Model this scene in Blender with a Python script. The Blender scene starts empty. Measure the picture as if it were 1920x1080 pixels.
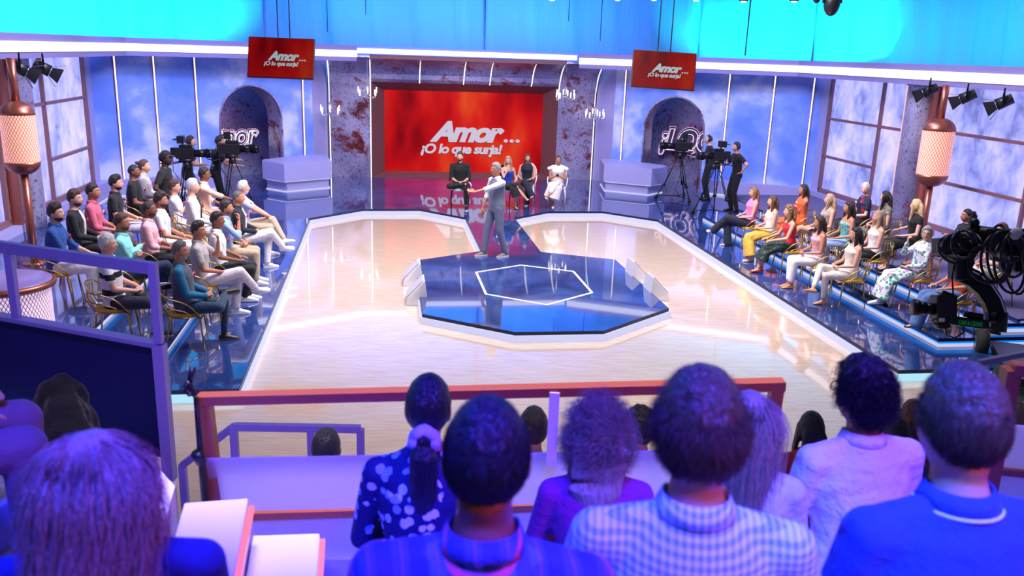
import bpy, bmesh, math, random
import numpy as np
from mathutils import Vector, Matrix, Euler
random.seed(7); np.random.seed(7)
SC = bpy.context.scene
COL = SC.collection
PI = math.pi

# ------------------------------------------------------------------ camera
F_PX, PITCH, ROLL, CAM_Z = 1600.0, math.radians(15.4), math.radians(1.94), 3.81
_fw = np.array([0, math.cos(PITCH), -math.sin(PITCH)])
_u0 = np.array([0, math.sin(PITCH), math.cos(PITCH)]); _r0 = np.array([1.0, 0, 0])
_rt = math.cos(ROLL)*_r0 + math.sin(ROLL)*_u0
_up = -math.sin(ROLL)*_r0 + math.cos(ROLL)*_u0
_C = np.array([0, 0, CAM_Z])
cam_data = bpy.data.cameras.new('camera'); cam = bpy.data.objects.new('camera', cam_data); COL.objects.link(cam)
cam_data.sensor_width = 36.0; cam_data.lens = F_PX/1920*36.0; cam_data.clip_start = 0.05; cam_data.clip_end = 200
cam.matrix_world = Matrix(((_rt[0], _up[0], -_fw[0], 0), (_rt[1], _up[1], -_fw[1], 0), (_rt[2], _up[2], -_fw[2], CAM_Z), (0, 0, 0, 1)))
cam_data.dof.use_dof = True; cam_data.dof.focus_distance = 14.0; cam_data.dof.aperture_fstop = 3.2
SC.camera = cam

def ray(x, y): return _fw + _rt*(x-960)/F_PX + _up*(540-y)/F_PX
def at(x, y, z):                       # point of the place seen at a pixel, at height z
    r = ray(x, y); return Vector(_C + r*((z-CAM_Z)/r[2]))
def PZ(x, y, Z): return Vector(_C + ray(x, y)*Z)
# stage frame: u runs from the big screen to the audience, v to the right
_O = at(868, 333, .14); UX, UY = .153, -.988; VX, VY = .988, .153
def S(u, v, z): return Vector((_O.x+u*UX+v*VX, _O.y+u*UY+v*VY, z))
def PU(x, y, u):                       # pixel on the plane u = const
    r = ray(x, y); k = r[0]*UX+r[1]*UY; c = (_C[0]-_O.x)*UX+(_C[1]-_O.y)*UY
    return Vector(_C + r*((u-c)/k))
def PV(x, y, v):
    r = ray(x, y); k = r[0]*VX+r[1]*VY; c = (_C[0]-_O.x)*VX+(_C[1]-_O.y)*VY
    return Vector(_C + r*((v-c)/k))
def uv_of(p): d = Vector((p[0]-_O.x, p[1]-_O.y)); return d.x*UX+d.y*UY, d.x*VX+d.y*VY
STAGE_ROT = math.atan2(VY, VX)

# ------------------------------------------------------------------ view, world, lights
SC.view_settings.view_transform = 'Standard'; SC.view_settings.look = 'None'
SC.view_settings.gamma = 1.0; SC.view_settings.use_curve_mapping = False
SC.view_settings.exposure = 0.0
w = bpy.data.worlds.new('studio'); SC.world = w; w.use_nodes = True
w.node_tree.nodes['Background'].inputs[0].default_value = (0.34, 0.34, 0.85, 1)
w.node_tree.nodes['Background'].inputs[1].default_value = 0.22

def aim(o, target):
    d = Vector(target)-o.location; o.rotation_euler = d.to_track_quat('-Z', 'Y').to_euler()
def area(name, loc, target, sx, sy, power, col, spread=180):
    l = bpy.data.lights.new(name, 'AREA'); l.shape = 'RECTANGLE'; l.size = sx; l.size_y = sy
    l.energy = power; l.color = col; l.spread = math.radians(spread)
    o = bpy.data.objects.new(name, l); COL.objects.link(o); o.location = loc; aim(o, target); return o
def spot(name, loc, target, power, col, ang=50, blend=.6, size=.25):
    l = bpy.data.lights.new(name, 'SPOT'); l.energy = power; l.color = col
    l.spot_size = math.radians(ang); l.spot_blend = blend; l.shadow_soft_size = size
    o = bpy.data.objects.new(name, l); COL.objects.link(o); o.location = loc; aim(o, target); return o
# stage key lights in the grid
area('grid_key_centre', S(10.5, 0, 8.8), S(10, 0, 0), 7, 5, 500, (1.0, .94, .96), 110)
area('grid_key_near', S(16.5, 0, 8.8), S(15.5, 0, 0), 8, 3, 200, (1.0, .94, .96), 84)
area('grid_key_left', S(13, -1, 7.5), S(10, -6, .8), 3, 2, 330, (1.0, .93, 1.0), 100)
area('grid_key_right', S(13, 1, 7.5), S(10, 6, .8), 3, 2, 330, (1.0, .93, 1.0), 100)
area('grid_key_back', S(8, 0, 7), S(3.5, 0, .8), 4, 1.5, 170, (1.0, .93, .98), 110)
# wall washes
area('wash_wall_left', S(6.5, -5.5, 5.4), S(2.6, -7, 1.4), 4, .6, 120, (.40, .46, 1.0), 120)
area('wash_wall_right', S(6.5, 5.5, 5.4), S(2.6, 7, 1.4), 4, .6, 120, (.40, .46, 1.0), 120)
area('wash_portal', S(4.5, 0, 4.6), S(0, 0, 1.0), 7, .5, 125, (.52, .48, 1.0), 120)
area('wash_tier_left', S(10, -5, 6.5), S(10, -8, 1.0), 7, .6, 130, (.45, .45, 1.0), 110)
area('wash_tier_right', S(10, 5, 6.5), S(10, 8, 1.0), 7, .6, 130, (.45, .45, 1.0), 110)
spot('niche_red_left', S(1.6, -7.2, 3.0), S(.6, -7.4, 1.2), 60, (1.0, .06, .25), 80)
spot('niche_violet_left', S(1.7, -6.6, 2.7), S(.2, -7.2, .2), 50, (.25, .15, 1.0), 90)
spot('niche_violet_right', S(1.6, 7.2, 3.0), S(.6, 7.4, 1.0), 50, (.45, .2, 1.0), 80)
# curtain washes, hidden behind the fascia
area('wash_curtain_centre', S(-.8, 0, 4.6), S(-2.8, 0, 6.2), 10, .4, 400, (.02, .20, 1.0), 165)
area('wash_curtain_left', S(-.2, -9, 4.4), S(-2.0, -10.5, 6.0), 6, .4, 210, (.0, .72, 1.0), 175)
area('wash_curtain_right', S(-.2, 10, 4.4), S(-2.0, 11.2, 6.0), 6, .4, 210, (.0, .72, 1.0), 175)
area('wash_curtain_side_left', S(8, -10.8, 4.2), S(8, -13.5, 6.5), 16, .4, 250, (.0, .72, 1.0), 175)
area('wash_curtain_side_right', S(8, 10.8, 4.2), S(8, 13.5, 6.5), 16, .4, 250, (.0, .72, 1.0), 175)
# audience lights above and behind the camera
for k, x in enumerate((-1.5, -.7, .1, .9, 1.7)):
    spot('audience_blue', (x, .1, 7.2), (x*.95, 1.95, 2.6), 2600, (.025, .03, 1.0), 29, .3, .2)
spot('audience_cyan', (.8, -.2, 6.8), (.80, 2.1, 2.5), 420, (.10, .75, 1.0), 17, .9, .2)
spot('audience_magenta', (3.8, -.8, 6.2), (.4, 2.1, 2.5), 480, (1.0, .12, .55), 46, .8, .2)
spot('added_railing_fill', (-1.2, 1.6, 6.6), (-2.5, 4.9, 2.2), 700, (.28, .22, 1.0), 48, .6, .2)  # unseen blue fill, added because the left railing rendered too dark
area('added_stand_fill', (-.2, 3.75, 6.8), (-.2, 3.75, 1.8), 4.5, .3, 34, (.95, .80, 1.0), 26)  # unseen fill lamp added to brighten the barrier and stair blocks

# ------------------------------------------------------------------ materials
MATS = {}
def _new(name):
    m = bpy.data.materials.new(name); m.use_nodes = True
    nt = m.node_tree; return m, nt, nt.nodes['Principled BSDF']
def c4(c): return (c[0], c[1], c[2], 1)
def hexc(r, g, b):
    f = lambda x: ((x/255+.055)/1.055)**2.4 if x > 10 else x/255/12.92
    return (f(r), f(g), f(b))
def mat(name, col, rough=.5, metal=0, emit=0, ecol=None, bump=0, bscale=30, ior=1.5, trans=0, coat=0, sheen=0):
    if name in MATS: return MATS[name]
    m, nt, b = _new(name)
    b.inputs['Base Color'].default_value = c4(tuple(x*.12 for x in col) if emit else col); b.inputs['Roughness'].default_value = rough
    b.inputs['Metallic'].default_value = metal; b.inputs['IOR'].default_value = ior
    b.inputs['Transmission Weight'].default_value = trans; b.inputs['Coat Weight'].default_value = coat
    b.inputs['Sheen Weight'].default_value = sheen
    if emit:
        b.inputs['Emission Color'].default_value = c4(ecol or col); b.inputs['Emission Strength'].default_value = emit
    n = nt.nodes.new('ShaderNodeTexNoise'); n.inputs['Scale'].default_value = bscale; n.inputs['Detail'].default_value = 4
    tc = nt.nodes.new('ShaderNodeTexCoord'); nt.links.new(tc.outputs['Object'], n.inputs['Vector'])
    if bump:
        bp = nt.nodes.new('ShaderNodeBump'); bp.inputs['Strength'].default_value = bump; bp.inputs['Distance'].default_value = .03 if name.startswith('cloth') else .01
        nt.links.new(n.outputs['Fac'], bp.inputs['Height']); nt.links.new(bp.outputs['Normal'], b.inputs['Normal'])
    else:
        mr = nt.nodes.new('ShaderNodeMapRange'); mr.inputs[3].default_value = max(0, rough-.04); mr.inputs[4].default_value = min(1, rough+.04)
        nt.links.new(n.outputs['Fac'], mr.inputs[0]); nt.links.new(mr.outputs[0], b.inputs['Roughness'])
    MATS[name] = m; return m
class G:                                # tiny node-graph helper
    def __init__(s, name): s.m, s.nt, s.b = _new(name); s.tc = s.nt.nodes.new('ShaderNodeTexCoord')
    def n(s, t, ins=None, **kw):
        d = s.nt.nodes.new('ShaderNode'+t)
        for k, v in kw.items(): setattr(d, k, v)
        for k, v in (ins or {}).items():
            if isinstance(v, bpy.types.NodeSocket): s.nt.links.new(v, d.inputs[k])
            else: d.inputs[k].default_value = c4(v) if isinstance(v, tuple) and len(v) == 3 and d.inputs[k].type == 'RGBA' else v
        return d
    def coord(s, scale=(1, 1, 1), rot=(0, 0, 0), kind='Object'):
        mp = s.n('Mapping', {'Vector': s.tc.outputs[kind], 'Scale': scale, 'Rotation': rot}); return mp.outputs[0]
    def noise(s, vec, scale, detail=4, rough=.5, dist=0):
        return s.n('TexNoise', {'Vector': vec, 'Scale': scale, 'Detail': detail, 'Roughness': rough, 'Distortion': dist}).outputs['Fac']
    def ramp(s, fac, stops, interp='LINEAR'):
        r = s.n('ValToRGB', {'Fac': fac}); e = r.color_ramp.elements; r.color_ramp.interpolation = interp
        while len(e) < len(stops): e.new(.5)
        for i, (p, c) in enumerate(stops): e[i].position = p; e[i].color = c4(c) if len(c) == 3 else c
        return r.outputs['Color']
    def mix(s, fac, a, b):
        d = s.n('MixRGB'); 
        for k, v in (('Fac', fac), ('Color1', a), ('Color2', b)):
            if isinstance(v, bpy.types.NodeSocket): s.nt.links.new(v, d.inputs[k])
            else: d.inputs[k].default_value = v if k == 'Fac' else c4(v)
        return d.outputs[0]
    def math(s, op, a, b=0.0):
        d = s.n('Math', operation=op)
        for i, v in ((0, a), (1, b)):
            if isinstance(v, bpy.types.NodeSocket): s.nt.links.new(v, d.inputs[i])
            else: d.inputs[i].default_value = v
        return d.outputs[0]
    def set(s, **kw):
        for k, v in kw.items():
            k = k.replace('_', ' ')
            if isinstance(v, bpy.types.NodeSocket): s.nt.links.new(v, s.b.inputs[k])
            else: s.b.inputs[k].default_value = c4(v) if isinstance(v, tuple) and len(v) == 3 else v
    def bump(s, h, strength=.3, dist=.01):
        d = s.n('Bump', {'Height': h, 'Strength': strength, 'Distance': dist}); s.nt.links.new(d.outputs[0], s.b.inputs['Normal'])
    def sep(s, vec): return s.n('SeparateXYZ', {0: vec}).outputs

def m_stage():
    g = G('blue_marble_gloss'); v = g.coord()
    n1 = g.noise(v, .9, 6, .6, 1.2); n2 = g.noise(v, 6, 5, .6)
    c = g.ramp(n1, [(.3, hexc(22, 36, 84)), (.55, hexc(40, 64, 128)), (.75, hexc(74, 104, 166))])
    c = g.mix(g.math('MULTIPLY', n2, .35), c, hexc(60, 90, 165))
    g.set(Base_Color=c, Roughness=.05, IOR=1.9, Coat_Weight=.6, Coat_Roughness=.02); return g.m
def m_beige():
    g = G('pale_wood_gloss'); v = g.coord((1, 14, 1), (0, 0, STAGE_ROT+PI/2)); v2 = g.coord()
    n1 = g.noise(v, 2.2, 8, .65, .2); n2 = g.noise(v2, .5, 3, .5); n3 = g.noise(v, 9, 5, .7)
    c = g.ramp(n1, [(.3, hexc(200, 174, 150)), (.55, hexc(226, 203, 182)), (.75, hexc(240, 226, 210))])
    c = g.mix(g.math('MULTIPLY', n2, .4), c, hexc(226, 200, 186))
    c = g.mix(g.math('MULTIPLY', n3, .25), c, hexc(190, 168, 150))
    g.set(Base_Color=c, Roughness=.12, IOR=1.55, Coat_Weight=.9, Coat_Roughness=.03, Coat_IOR=1.6); return g.m
def m_rust(name='weathered_metal', warm=0.5):
    g = G(name); v = g.coord(); vs = g.coord((1, 1, .35))
    n1 = g.noise(v, 1.5, 8, .68, .6); n2 = g.noise(v, 9, 8, .75); n3 = g.noise(vs, 22, 6, .7); n4 = g.noise(v, .7, 3)
    base = g.ramp(n4, [(.35, hexc(150, 142, 178)), (.65, hexc(214, 206, 228))])
    base = g.mix(g.math('MULTIPLY', n3, .5), base, hexc(90, 80, 120))
    f = g.ramp(g.math('ADD', g.math('MULTIPLY', n1, .75), g.math('MULTIPLY', n2, .25)), [(.535, (0, 0, 0)), (.60, (1, 1, 1))])
    rust = g.ramp(n2, [(.35, hexc(60, 18, 30)), (.55, hexc(140, 50, 50)), (.7, hexc(150, 110, 70))])
    c = g.mix(f, base, rust)
    sp = g.ramp(g.noise(v, 17, 6, .75), [(.40, (1, 1, 1)), (.44, (0, 0, 0))])
    c = g.mix(g.math('MULTIPLY', sp, .8), c, hexc(60, 30, 50))
    g.set(Base_Color=c, Roughness=.28, Metallic=.45); g.bump(n2, .25); return g.m
def m_cloud(name='cloud_pattern_wall'):  # soft cloud pattern from blue to white in the base colour
    g = G(name); v = g.coord((1, 1, 1.15)); n = g.noise(v, .62, 5, .5, .3); n2 = g.noise(v, 2.2, 5, .55)
    f = g.math('ADD', g.math('MULTIPLY', n, .8), g.math('MULTIPLY', n2, .2))
    c = g.ramp(f, [(.38, hexc(104, 142, 244)), (.50, hexc(140, 166, 246)), (.58, hexc(208, 214, 252)), (.7, hexc(236, 236, 255))])
    g.set(Base_Color=c, Roughness=.45); return g.m
def m_frost():
    g = G('frosted_backlit_pane'); v = g.coord((1, 1, .8)); n = g.noise(v, 1.1, 4, .5, .5); n2 = g.noise(v, 3.4, 5, .6, .6)
    f = g.math('ADD', g.math('MULTIPLY', n, .6), g.math('MULTIPLY', n2, .4))
    c = g.ramp(f, [(.36, hexc(96, 104, 170)), (.45, hexc(140, 146, 226)), (.55, hexc(178, 174, 246)), (.68, hexc(216, 198, 248))])  # grey-blue stops are foliage shadows put into the glow colour as noise
    g.set(Base_Color=hexc(70, 68, 90), Roughness=.4, Emission_Color=c, Emission_Strength=1.3); return g.m
def m_screen(name, s, es):
    g = G(name); v = g.coord((1, 1, .45), (0, .45, 0)); n = g.noise(v, s, 3, .5, .2); n2 = g.noise(g.coord(), s*.6, 2)
    c = g.ramp(n, [(.36, hexc(120, 0, 14)), (.47, hexc(200, 14, 20)), (.56, hexc(226, 34, 26)), (.66, hexc(240, 84, 36))])
    g.set(Base_Color=(.01, 0, 0, 1), Roughness=.3, Specular_IOR_Level=.12, Emission_Color=c, Emission_Strength=es); return g.m
def m_curtain():
    g = G('pale_blue_cloth'); v = g.coord((3, 3, .25)); n = g.noise(v, 1.6, 5, .6, .4); n2 = g.noise(g.coord((1, 1, .6)), 2.5, 4, .6, 1)
    g.set(Base_Color=c4(hexc(150, 215, 250)), Roughness=.75); g.bump(g.math('ADD', n, n2), .7, .06); return g.m
def m_mesh_grid(name, bg, line, estr, sc=60):
    g = G(name); u = g.sep(g.tc.outputs['UV'])
    a = g.math('ADD', g.math('MULTIPLY', u[0], sc), g.math('MULTIPLY', u[1], sc*.55))
    b = g.math('SUBTRACT', g.math('MULTIPLY', u[0], sc), g.math('MULTIPLY', u[1], sc*.55))
    fa = g.math('ABSOLUTE', g.math('SUBTRACT', g.math('FRACT', a), .5)); fb = g.math('ABSOLUTE', g.math('SUBTRACT', g.math('FRACT', b), .5))
    f = g.math('GREATER_THAN', g.math('MAXIMUM', fa, fb), .40)
    c = g.mix(f, bg, line); g.set(Base_Color=c, Roughness=.4)
    ec = g.mix(f, bg, (line[0]*.1, line[1]*.1, line[2]*.1)); g.set(Emission_Color=ec, Emission_Strength=estr); return g.m
def m_plaid():
    g = G('plaid_cloth'); p = g.sep(g.coord()); 
    def band(x, k, lo, off=0.0): return g.math('LESS_THAN', g.math('FRACT', g.math('ADD', g.math('MULTIPLY', x, k), off)), lo)
    a = g.math('ADD', p[0], g.math('MULTIPLY', p[1], .3)); z = g.math('ADD', p[2], g.math('MULTIPLY', p[1], -.8))
    c = g.mix(g.math('MULTIPLY', band(a, 16, .5), .55), hexc(92, 104, 190), hexc(34, 38, 110))
    c = g.mix(g.math('MULTIPLY', band(z, 14, .5), .5), c, hexc(30, 34, 100))
    c = g.mix(g.math('MULTIPLY', band(z, 14, .12, .25), .9), c, hexc(245, 90, 110))
    c = g.mix(g.math('MULTIPLY', band(a, 16, .08, .25), .45), c, hexc(170, 90, 140))
    g.set(Base_Color=c, Roughness=.8); g.bump(g.noise(g.coord(), 14, 5, .6), .6, .02); return g.m
def m_gingham():
    g = G('gingham_cloth'); p = g.sep(g.coord())
    z = g.math('ADD', p[2], g.math('MULTIPLY', p[1], -.35))
    s1 = g.math('LESS_THAN', g.math('FRACT', g.math('MULTIPLY', p[0], 64)), .5); s2 = g.math('LESS_THAN', g.math('FRACT', g.math('MULTIPLY', z, 64)), .5)
    f = g.math('MULTIPLY', g.math('ADD', s1, s2), .5)
    c = g.mix(f, hexc(240, 244, 250), hexc(120, 165, 215)); g.set(Base_Color=c, Roughness=.8)
    g.bump(g.noise(g.coord((1, 1, .4)), 12, 5, .6), .6, .02); return g.m
def m_floral(name, bg, fl, fl2, sc=22, thr=.42):
    g = G(name); v = g.coord(); vo = g.n('TexVoronoi', {'Vector': v, 'Scale': sc}); d = vo.outputs['Distance']
    wob = g.math('ADD', d, g.math('MULTIPLY', g.noise(v, sc*3, 2), .25))
    gate = g.math('GREATER_THAN', g.noise(v, sc*.30, 2), .42)
    f = g.math('MULTIPLY', g.math('LESS_THAN', wob, thr), gate)
    c2 = g.mix(g.math('GREATER_THAN', g.noise(v, sc*.8, 1), .52), fl, fl2)
    c = g.mix(f, bg, c2); g.set(Base_Color=c, Roughness=.75); g.bump(g.noise(v, 12, 5, .6), .4, .02); return g.m
def m_stripe(name, a, b, k=26, axis=0, w=.16, diag=0):
    g = G(name); p = g.sep(g.coord()); x = p[axis]
    if diag: x = g.math('ADD', x, g.math('MULTIPLY', p[2], diag))
    f = g.math('LESS_THAN', g.math('FRACT', g.math('MULTIPLY', x, k)), w)
    g.set(Base_Color=g.mix(f, a, b), Roughness=.75); return g.m
def m_hair(name, col, hi=None, sx=110, coarse=.10):
    if name in MATS: return MATS[name]
    g = G(name); v = g.coord((1, 1, coarse)); n = g.noise(v, sx, 3, .6, .6); n2 = g.noise(v, sx*.35, 3, .6, .8)
    hi = hi or tuple(min(1, c*1.7+.006) for c in col)
    c = g.mix(g.ramp(n, [(.35, (0, 0, 0)), (.7, (1, 1, 1))]), col, hi)
    g.set(Base_Color=c, Roughness=.42, Specular_IOR_Level=.6); g.bump(g.math('ADD', n, n2), .9, .012); MATS[name] = g.m; return g.m

STAGE = m_stage(); BEIGE = m_beige(); RUST = m_rust(); CLOUD = m_cloud(); FROST = m_frost(); CURT = m_curtain()
LAV = mat('lavender_paint', hexc(172, 166, 216), .45); LAVD = mat('header_paint', hexc(132, 120, 170), .6)
FASCIA = mat('navy_edge', hexc(22, 34, 84), .25); BROWN = mat('brown_surround', hexc(118, 74, 72), .55)
COPPER = mat('copper_frame', hexc(178, 104, 84), .35, .7); WINF = mat('brown_window_frame', hexc(134, 92, 96), .45)
LIGHTW = mat('white_light_band', (1, 1, 1), .5, 0, 1.35, (.93, .92, 1)); LEDTUBE = mat('white_led_tube', (1, 1, 1), .4, 0, 1.6, (1, .94, .98))
LEDCY = mat('cyan_led_strip', (.6, .9, 1), .5, 0, .95, hexc(176, 232, 255)); LEDBL = mat('blue_led_strip', (0, .4, 1), .5, 0, .95, hexc(10, 140, 255))
LEDLV = mat('lavender_led_strip', (1, 1, 1), .5, 0, .85, hexc(212, 214, 255))
BLACK = mat('black_plastic', (.008, .008, .01), .4); BLACKM = mat('black_metal', (.012, .012, .015), .3, .6)
GOLD = mat('gold_metal', hexc(214, 176, 96), .25, .9); CHROME = mat('polished_steel', (.8, .8, .82), .12, 1)
GOLDPAD = mat('gold_cushion', hexc(205, 160, 60), .6); WHITE = mat('white_paint', hexc(232, 228, 236), .45)
TIMBER = mat('varnished_timber', hexc(168, 88, 62), .35, 0, 0, None, .15, 12); RAILB = mat('rail_paint', hexc(150, 142, 214), .4)
NAVYPANEL = mat('navy_panel', hexc(16, 8, 96), .6); CARPET = mat('grey_carpet', hexc(96, 90, 128), .9, 0, 0, None, .3, 200)
BLKHOOD = mat('black_void', (.004, .004, .006), .9)

# ------------------------------------------------------------------ object helpers
def tag(o, label=None, cat=None, group=None, kind=None):
    if label: o['label'] = label
    if cat: o['category'] = cat
    if group: o['group'] = group
    if kind: o['kind'] = kind
    return o
def empty(name, loc, rz=0, label=None, cat=None, group=None):
    o = bpy.data.objects.new(name, None); COL.objects.link(o); o.location = loc; o.rotation_euler = (0, 0, rz)
    o.empty_display_size = .1; return tag(o, label, cat, group)
class MB:
    def __init__(s): s.v = []; s.f = []; s.uv = None
    def add(s, verts, faces):
        b = len(s.v); s.v += [tuple(p) for p in verts]; s.f += [tuple(i+b for i in f) for f in faces]; return s
    def box(s, c, size, rz=0, M=None):
        cx, cy, cz = size[0]/2, size[1]/2, size[2]/2
        vs = [Vector((x, y, z)) for x in (-cx, cx) for y in (-cy, cy) for z in (-cz, cz)]
        R = M if M is not None else Matrix.Rotation(rz, 3, 'Z')
        vs = [R @ p + Vector(c) for p in vs]
        return s.add(vs, [(0, 1, 3, 2), (4, 6, 7, 5), (0, 4, 5, 1), (2, 3, 7, 6), (0, 2, 6, 4), (1, 5, 7, 3)])
    def prism(s, pts, z0, z1):
        n = len(pts); vs = [(p[0], p[1], z0) for p in pts]+[(p[0], p[1], z1) for p in pts]
        return s.add(vs, [tuple(range(n-1, -1, -1)), tuple(range(n, 2*n))]+[(i, (i+1) % n, n+(i+1) % n, n+i) for i in range(n)])
    def hull8(s, a, b):   # a: 4 pts, b: 4 pts
        return s.add(list(a)+list(b), [(3, 2, 1, 0), (4, 5, 6, 7), (0, 1, 5, 4), (1, 2, 6, 5), (2, 3, 7, 6), (3, 0, 4, 7)])
    def loft(s, secs, cap=True):
        n = len(secs[0]); vs = [p for sec in secs for p in sec]; fs = []
        for k in range(len(secs)-1):
            for i in range(n):
                j = (i+1) % n; fs.append((k*n+i, k*n+j, (k+1)*n+j, (k+1)*n+i))
        if cap: fs.append(tuple(range(n-1, -1, -1))); fs.append(tuple(range((len(secs)-1)*n, len(secs)*n)))
        return s.add(vs, fs)
    def tube(s, pts, r, n=8, closed=False):
        pts = [Vector(p) for p in pts]; secs = []
        prev = None
        for i, p in enumerate(pts):
            if closed: d = pts[(i+1) % len(pts)]-pts[i-1]
            else: d = (pts[min(i+1, len(pts)-1)]-pts[max(i-1, 0)])
            d.normalize()
            if prev is None: a = d.orthogonal().normalized()
            else: a = (prev-d*prev.dot(d)).normalized()
            prev = a; b = d.cross(a); rr = r[i] if isinstance(r, (list, tuple)) else r
            secs.append([p+a*math.cos(t)*rr+b*math.sin(t)*rr for t in [2*PI*k/n for k in range(n)]])
        if closed: secs.append(secs[0]); return s.loft(secs, False)
        return s.loft(secs)
    def cyl(s, p0, p1, r, r1=None, n=16): return s.tube([p0, p1], [r, r if r1 is None else r1], n)
    def lathe(s, prof, c, n=24, M=None):
        secs = []
        for (r, z) in prof:
            ring = [Vector((r*math.cos(2*PI*k/n), r*math.sin(2*PI*k/n), z)) for k in range(n)]
            secs.append([(M @ p if M is not None else p)+Vector(c) for p in ring])
        return s.loft(secs)
    def ball(s, c, r, n=12, m=8, M=None):
        rx, ry, rz = r if isinstance(r, (tuple, list)) else (r, r, r); secs = []
        for j in range(m+1):
            t = PI*(j+.02)/(m+.04); secs.append([(lambda q: (M @ q if M is not None else q)+Vector(c))(Vector((rx*math.sin(t)*math.cos(2*PI*k/n), ry*math.sin(t)*math.sin(2*PI*k/n), -rz*math.cos(t)))) for k in range(n)])
        return s.loft(secs)
    def capsule(s, p0, r0, p1, r1, n=12):
        p0, p1 = Vector(p0), Vector(p1); d = (p1-p0); L = d.length
        if L < 1e-6: return s.ball(p0, r0)
        d /= L; pts = []; rs = []
        for k in range(5):
            t = PI/2*(1-k/4); pts.append(p0-d*r0*math.sin(t)); rs.append(max(.002, r0*math.cos(t)))
        for k in range(5):
            t = PI/2*k/4; pts.append(p1+d*r1*math.sin(t)); rs.append(max(.002, r1*math.cos(t)))
        a = d.orthogonal().normalized(); b = d.cross(a)
        secs = [[p+a*math.cos(2*PI*k/n)*r+b*math.sin(2*PI*k/n)*r for k in range(n)] for p, r in zip(pts, rs)]
        return s.loft(secs)
    def sweep(s, path, n=18, side=Vector((1, 0, 0))):    # path: (point, rx, ry); rx along 'side'
        P = [Vector(p[0]) for p in path]; secs = []
        for i, (p, rx, ry) in enumerate(path):
            d = (P[min(i+1, len(P)-1)]-P[max(i-1, 0)]).normalized(); a = (side-d*side.dot(d)).normalized(); b = d.cross(a)
            secs.append([Vector(p)+a*math.cos(2*PI*k/n)*rx+b*math.sin(2*PI*k/n)*ry for k in range(n)])
        return s.loft(secs)
    def build(s, name, m, parent=None, smooth=False, bevel=0, mats=None, fm=None):
        me = bpy.data.meshes.new(name); me.from_pydata(s.v, [], s.f); me.update()
        for mm in ([m]+(mats or [])): me.materials.append(mm)
        if fm: me.polygons.foreach_set('material_index', fm)
        if smooth: me.polygons.foreach_set('use_smooth', [True]*len(me.polygons))
        bm = bmesh.new(); bm.from_mesh(me); bmesh.ops.recalc_face_normals(bm, faces=bm.faces); bm.to_mesh(me); bm.free()
        o = bpy.data.objects.new(name, me); COL.objects.link(o)
        if parent: o.parent = parent
        if bevel:
            b = o.modifiers.new('bevel', 'BEVEL'); b.width = bevel; b.segments = 2; b.limit_method = 'ANGLE'
        return o
def copy_tree(o, parent=None):
    c = o.copy(); COL.objects.link(c); c.parent = parent
    for k in ('label', 'group'):
        if parent is None and k in c.keys() and k == 'label': del c['label']
    for ch in o.children: copy_tree(ch, c)
    return c
def struct(o): o['kind'] = 'structure'; return o

# ------------------------------------------------------------------ the setting
ZS, Z2, Z3 = .14, .28, .42
bx = MB(); bx.prism([S(30, -16, 0)[:2], S(30, 16, 0)[:2], S(-4, 16, 0)[:2], S(-4, -16, 0)[:2]], -.1, 0)
struct(bx.build('floor', BEIGE))
bx = MB(); bx.prism([S(30, -16, 0)[:2], S(30, 16, 0)[:2], S(-4, 16, 0)[:2], S(-4, -16, 0)[:2]], 9.7, 9.8); struct(bx.build('ceiling', mat('black_ceiling', (.02, .02, .03), .9)))
EDGE = [(17.2, -3.95), (16.5, -3.95), (6.55, -3.98), (5.4, -2.85), (5.35, -1.5), (6.4, -.52), (9.78, -.52), (10.55, -1.82), (13.8, -1.82), (14.68, -.6), (14.68, .64), (13.65, 1.92), (10.5, 1.92), (9.86, .62), (6.4, .62), (5.55, 1.57), (5.5, 2.93), (6.55, 4.0), (16.4, 4.0)]
EDGE = EDGE[1:]
outer = EDGE+[(16.4, 13), (-3.6, 13), (-3.6, -13), (16.5, -13)]
st = MB(); st.prism([S(a, b, 0)[:2] for a, b in outer], .095, ZS); struct(st.build('floor_stage', STAGE))
def inset(pts, d):      # shift an open polyline to its left by d (stage frame)
    out = []
    for i, p in enumerate(pts):
        a = pts[max(i-1, 0)]; b = pts[min(i+1, len(pts)-1)]; r = Vector((0, 0))
        for q, s_ in ((a, 1), (b, -1)):
            e = Vector((p[0]-q[0], p[1]-q[1]))*s_
            if e.length > 1e-6: e.normalize(); r += Vector((-e.y, e.x))
        r.normalize(); out.append((p[0]+r.x*d, p[1]+r.y*d))
    return out
def side_sign(): return 1
def strip(name, pts, z0, z1, m, th=.02, off=.03):
    a = inset(pts, off); b = inset(pts, off+th); bm_ = MB()
    for i in range(len(pts)-1):
        bm_.hull8([S(*a[i], z0), S(*a[i+1], z0), S(*b[i+1], z0), S(*b[i], z0)], [S(*a[i], z1), S(*a[i+1], z1), S(*b[i+1], z1), S(*b[i], z1)])
    return struct(bm_.build(name, m))
strip('trim_1', EDGE, .0, .095, LEDLV, .03, -.035)
strip('trim_2', EDGE, .03, .094, LEDCY, .012, -.022)
# the platform edge facing the room ends (blue light)
strip('trim_3', [(16.4, 4.0), (16.4, 13)], .0, .094, LEDCY, .02, -.02)
strip('trim_4', [(16.5, -13), (16.5, -3.95)], .0, .094, LEDCY, .02, -.02)
# fascia (navy edge band)
def fascia(name, pts, z0, z1, th=.012):
    bm_ = MB(); b = inset(pts, th)
    for i in range(len(pts)-1):
        bm_.hull8([S(*pts[i], z0), S(*pts[i+1], z0), S(*b[i+1], z0), S(*b[i], z0)], [S(*pts[i], z1), S(*pts[i+1], z1), S(*b[i+1], z1), S(*b[i], z1)])
    return struct(bm_.build(name, FASCIA))
fascia('trim_5', [(16.5, -13)]+EDGE+[(16.4, 13)], .093, ZS+.001)
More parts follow.
